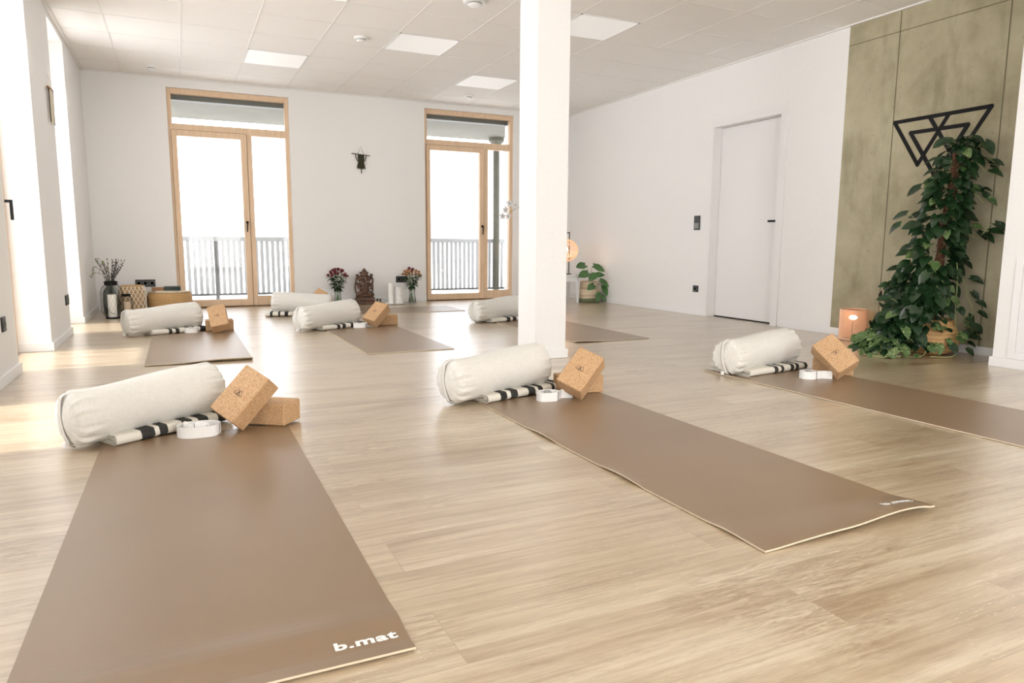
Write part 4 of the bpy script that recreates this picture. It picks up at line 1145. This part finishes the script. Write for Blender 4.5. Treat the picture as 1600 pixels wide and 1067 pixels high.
for k in range(7): b.tube([(-.040 + .006 * k, -.010, -.012 - .009 * k), (.040 - .006 * k, -.010, -.012 - .009 * k)], .0045, 6)
b.build('knotted_strands', M['olive'], t, smooth=True)
t = thing('macrame_hanging', 'slim cream macrame hanging on a branch, left wall pier', 'wall hanging', (XL + .004, -2.42, 1.95))
b = MB(); b.tube([(.012, -.12, .0), (.010, .12, .012)], .009, 10); b.build('rod', M['bookb'], t, smooth=True)
b = MB(); b.tube([(.012, -.09, .005), (.004, -.0, .12), (.010, .09, .012)], .0018, 5); b.build('cord', M['cream'], t)
b = MB()
for k in range(11):
    y = -.095 + .19 * k / 10; lo = -.24 - .03 * math.sin(k * 1.9); b.tube(curve_pts([(.012, y, 0), (.016, y * .8, -.07), (.012, y * .9, -.14), (.010, y * .85, lo)], 9), .0042, 5)
b.build('knotted_strands', M['cream'], t, smooth=True)
b = MB()
for y in (-.105, .09): b.tube([(.016, y, 0), (.014, y * 1.0, -.26)], .0035, 5)
b.build('dark_strands', M['olive'], t)

# ------------------------------------------------------------------ ceiling lights and detectors
PAN = [(2, 1), (4, 3), (6, 1), (6, 5), (2, 5), (2, 9), (6, 9), (4, 13)]  # last four are added to fill the room with light
LBL = ['square ceiling light nearest the left glazed door', 'square ceiling light in the middle, left of the pillar', 'square ceiling light above the right glazed door', 'square ceiling light just right of the pillar',
       'square ceiling light added as fill above the left mats', 'square ceiling light added as fill above the nearest mat', 'square ceiling light added as fill above the near right corner', 'square ceiling light added as fill above the camera side of the room']
for i, (kx, ky) in enumerate(PAN):
    x0 = GX + G * kx; y1 = -.49 - G * ky
    t = thing('ceiling_light', LBL[i], 'ceiling light', (x0 + G / 2, y1 - G / 2, H - .0005), 0, 'square ceiling lights')
    g = G / 2 - .008
    b = MB(); b.box(-g, g, -g, -g + .012, -.006, 0); b.box(-g, g, g - .012, g, -.006, 0); b.box(-g, -g + .012, -g, g, -.006, 0); b.box(g - .012, g, -g, g, -.006, 0); b.build('frame', M['trimw'], t)
    b = MB(); b.box(-g + .012, g - .012, -g + .012, g - .012, -.004, 0); b.build('diffuser', M['panel'], t)
DET = [(.63, -.47, .058, 'smoke detector on the ceiling nearest the left wall'), (2.38, -2.51, .062, 'smoke detector on the ceiling left of the middle ceiling light'), (2.935, -3.86, .088, 'large smoke detector at the top picture edge'), (4.19, -.60, .055, 'smoke detector on the ceiling above the right glazed door')]
for x, y, r_, lb in DET:
    t = thing('smoke_detector', lb, 'smoke detector', (x, y, H), 0, 'white smoke detectors')
    b = MB(); b.lathe([(0, 0), (r_, 0), (r_, -.012), (r_ * .92, -.018), (0, -.018)], 32); b.build('base', M['white'], t)
    b = MB(); b.lathe([(r_ * .62, -.018), (r_ * .62, -.030), (r_ * .45, -.040), (0, -.042)], 28); b.build('sensor', M['white'], t)
    b = MB(); b.lathe([(r_ * .63, -.021), (r_ * .635, -.021), (r_ * .635, -.027), (r_ * .63, -.027)], 28); b.build('vent_ring', M['greyp'], t)

# ------------------------------------------------------------------ light
w = bpy.data.worlds.new('World'); sc.world = w; w.use_nodes = True
bg = w.node_tree.nodes['Background']; bg.inputs[0].default_value = (.95, .965, 1.0, 1); bg.inputs[1].default_value = 3.0
def area(name, loc, rot, sx, sy, e, col=(1, 1, 1)):
    l = bpy.data.lights.new(name, 'AREA'); l.shape = 'RECTANGLE'; l.size = sx; l.size_y = sy; l.energy = e; l.color = col
    o = bpy.data.objects.new(name, l); COL.objects.link(o); o.location = loc; o.rotation_euler = rot; return o
for i, (y0, y1) in enumerate(OPEN):
    area('daylight_left', (-.62, (y0 + y1) / 2, 1.35), (0, math.radians(-55), 0), 2.5, y1 - y0 + .2, 24 if i < 3 else 75, (.955, .975, 1))
for x in (1.7, 4.1): area('fill_front', (x, YF - .4, 1.25), (math.radians(90), 0, 0), 1.4, 2.3, 60, (1, .985, .96))  # added fill lamps outside the made-up front windows
s = bpy.data.lights.new('sun', 'SUN'); s.energy = 9.0; s.angle = math.radians(1.2); s.color = (1, .97, .92)
so = bpy.data.objects.new('sun', s); COL.objects.link(so)
dirv = Vector((math.cos(math.radians(69)), 0.0, -math.sin(math.radians(69))))
so.rotation_euler = dirv.to_track_quat('-Z', 'Y').to_euler()

# ------------------------------------------------------------------ camera
f, p, yaw, roll = 1100.757, .1380, .4408, .0060
fwd = Vector((math.sin(yaw) * math.cos(p), math.cos(yaw) * math.cos(p), -math.sin(p)))
rt = Vector((math.cos(yaw), -math.sin(yaw), 0)); up = rt.cross(fwd)
c, s_ = math.cos(roll), math.sin(roll); r2 = rt * c + up * s_; u2 = up * c - rt * s_
cam = bpy.data.cameras.new('camera'); co = bpy.data.objects.new('camera', cam); COL.objects.link(co)
co.matrix_world = Matrix(((r2.x, u2.x, -fwd.x, .7792), (r2.y, u2.y, -fwd.y, -9.1364), (r2.z, u2.z, -fwd.z, .7799), (0, 0, 0, 1)))
cam.sensor_width = 36; cam.lens = 36 * f / 1600; cam.clip_start = .05; cam.clip_end = 500
sc.camera = co
sc.view_settings.view_transform = 'Standard'; sc.view_settings.look = 'None'; sc.view_settings.gamma = 1; sc.view_settings.use_curve_mapping = False
sc.view_settings.exposure = 0.18
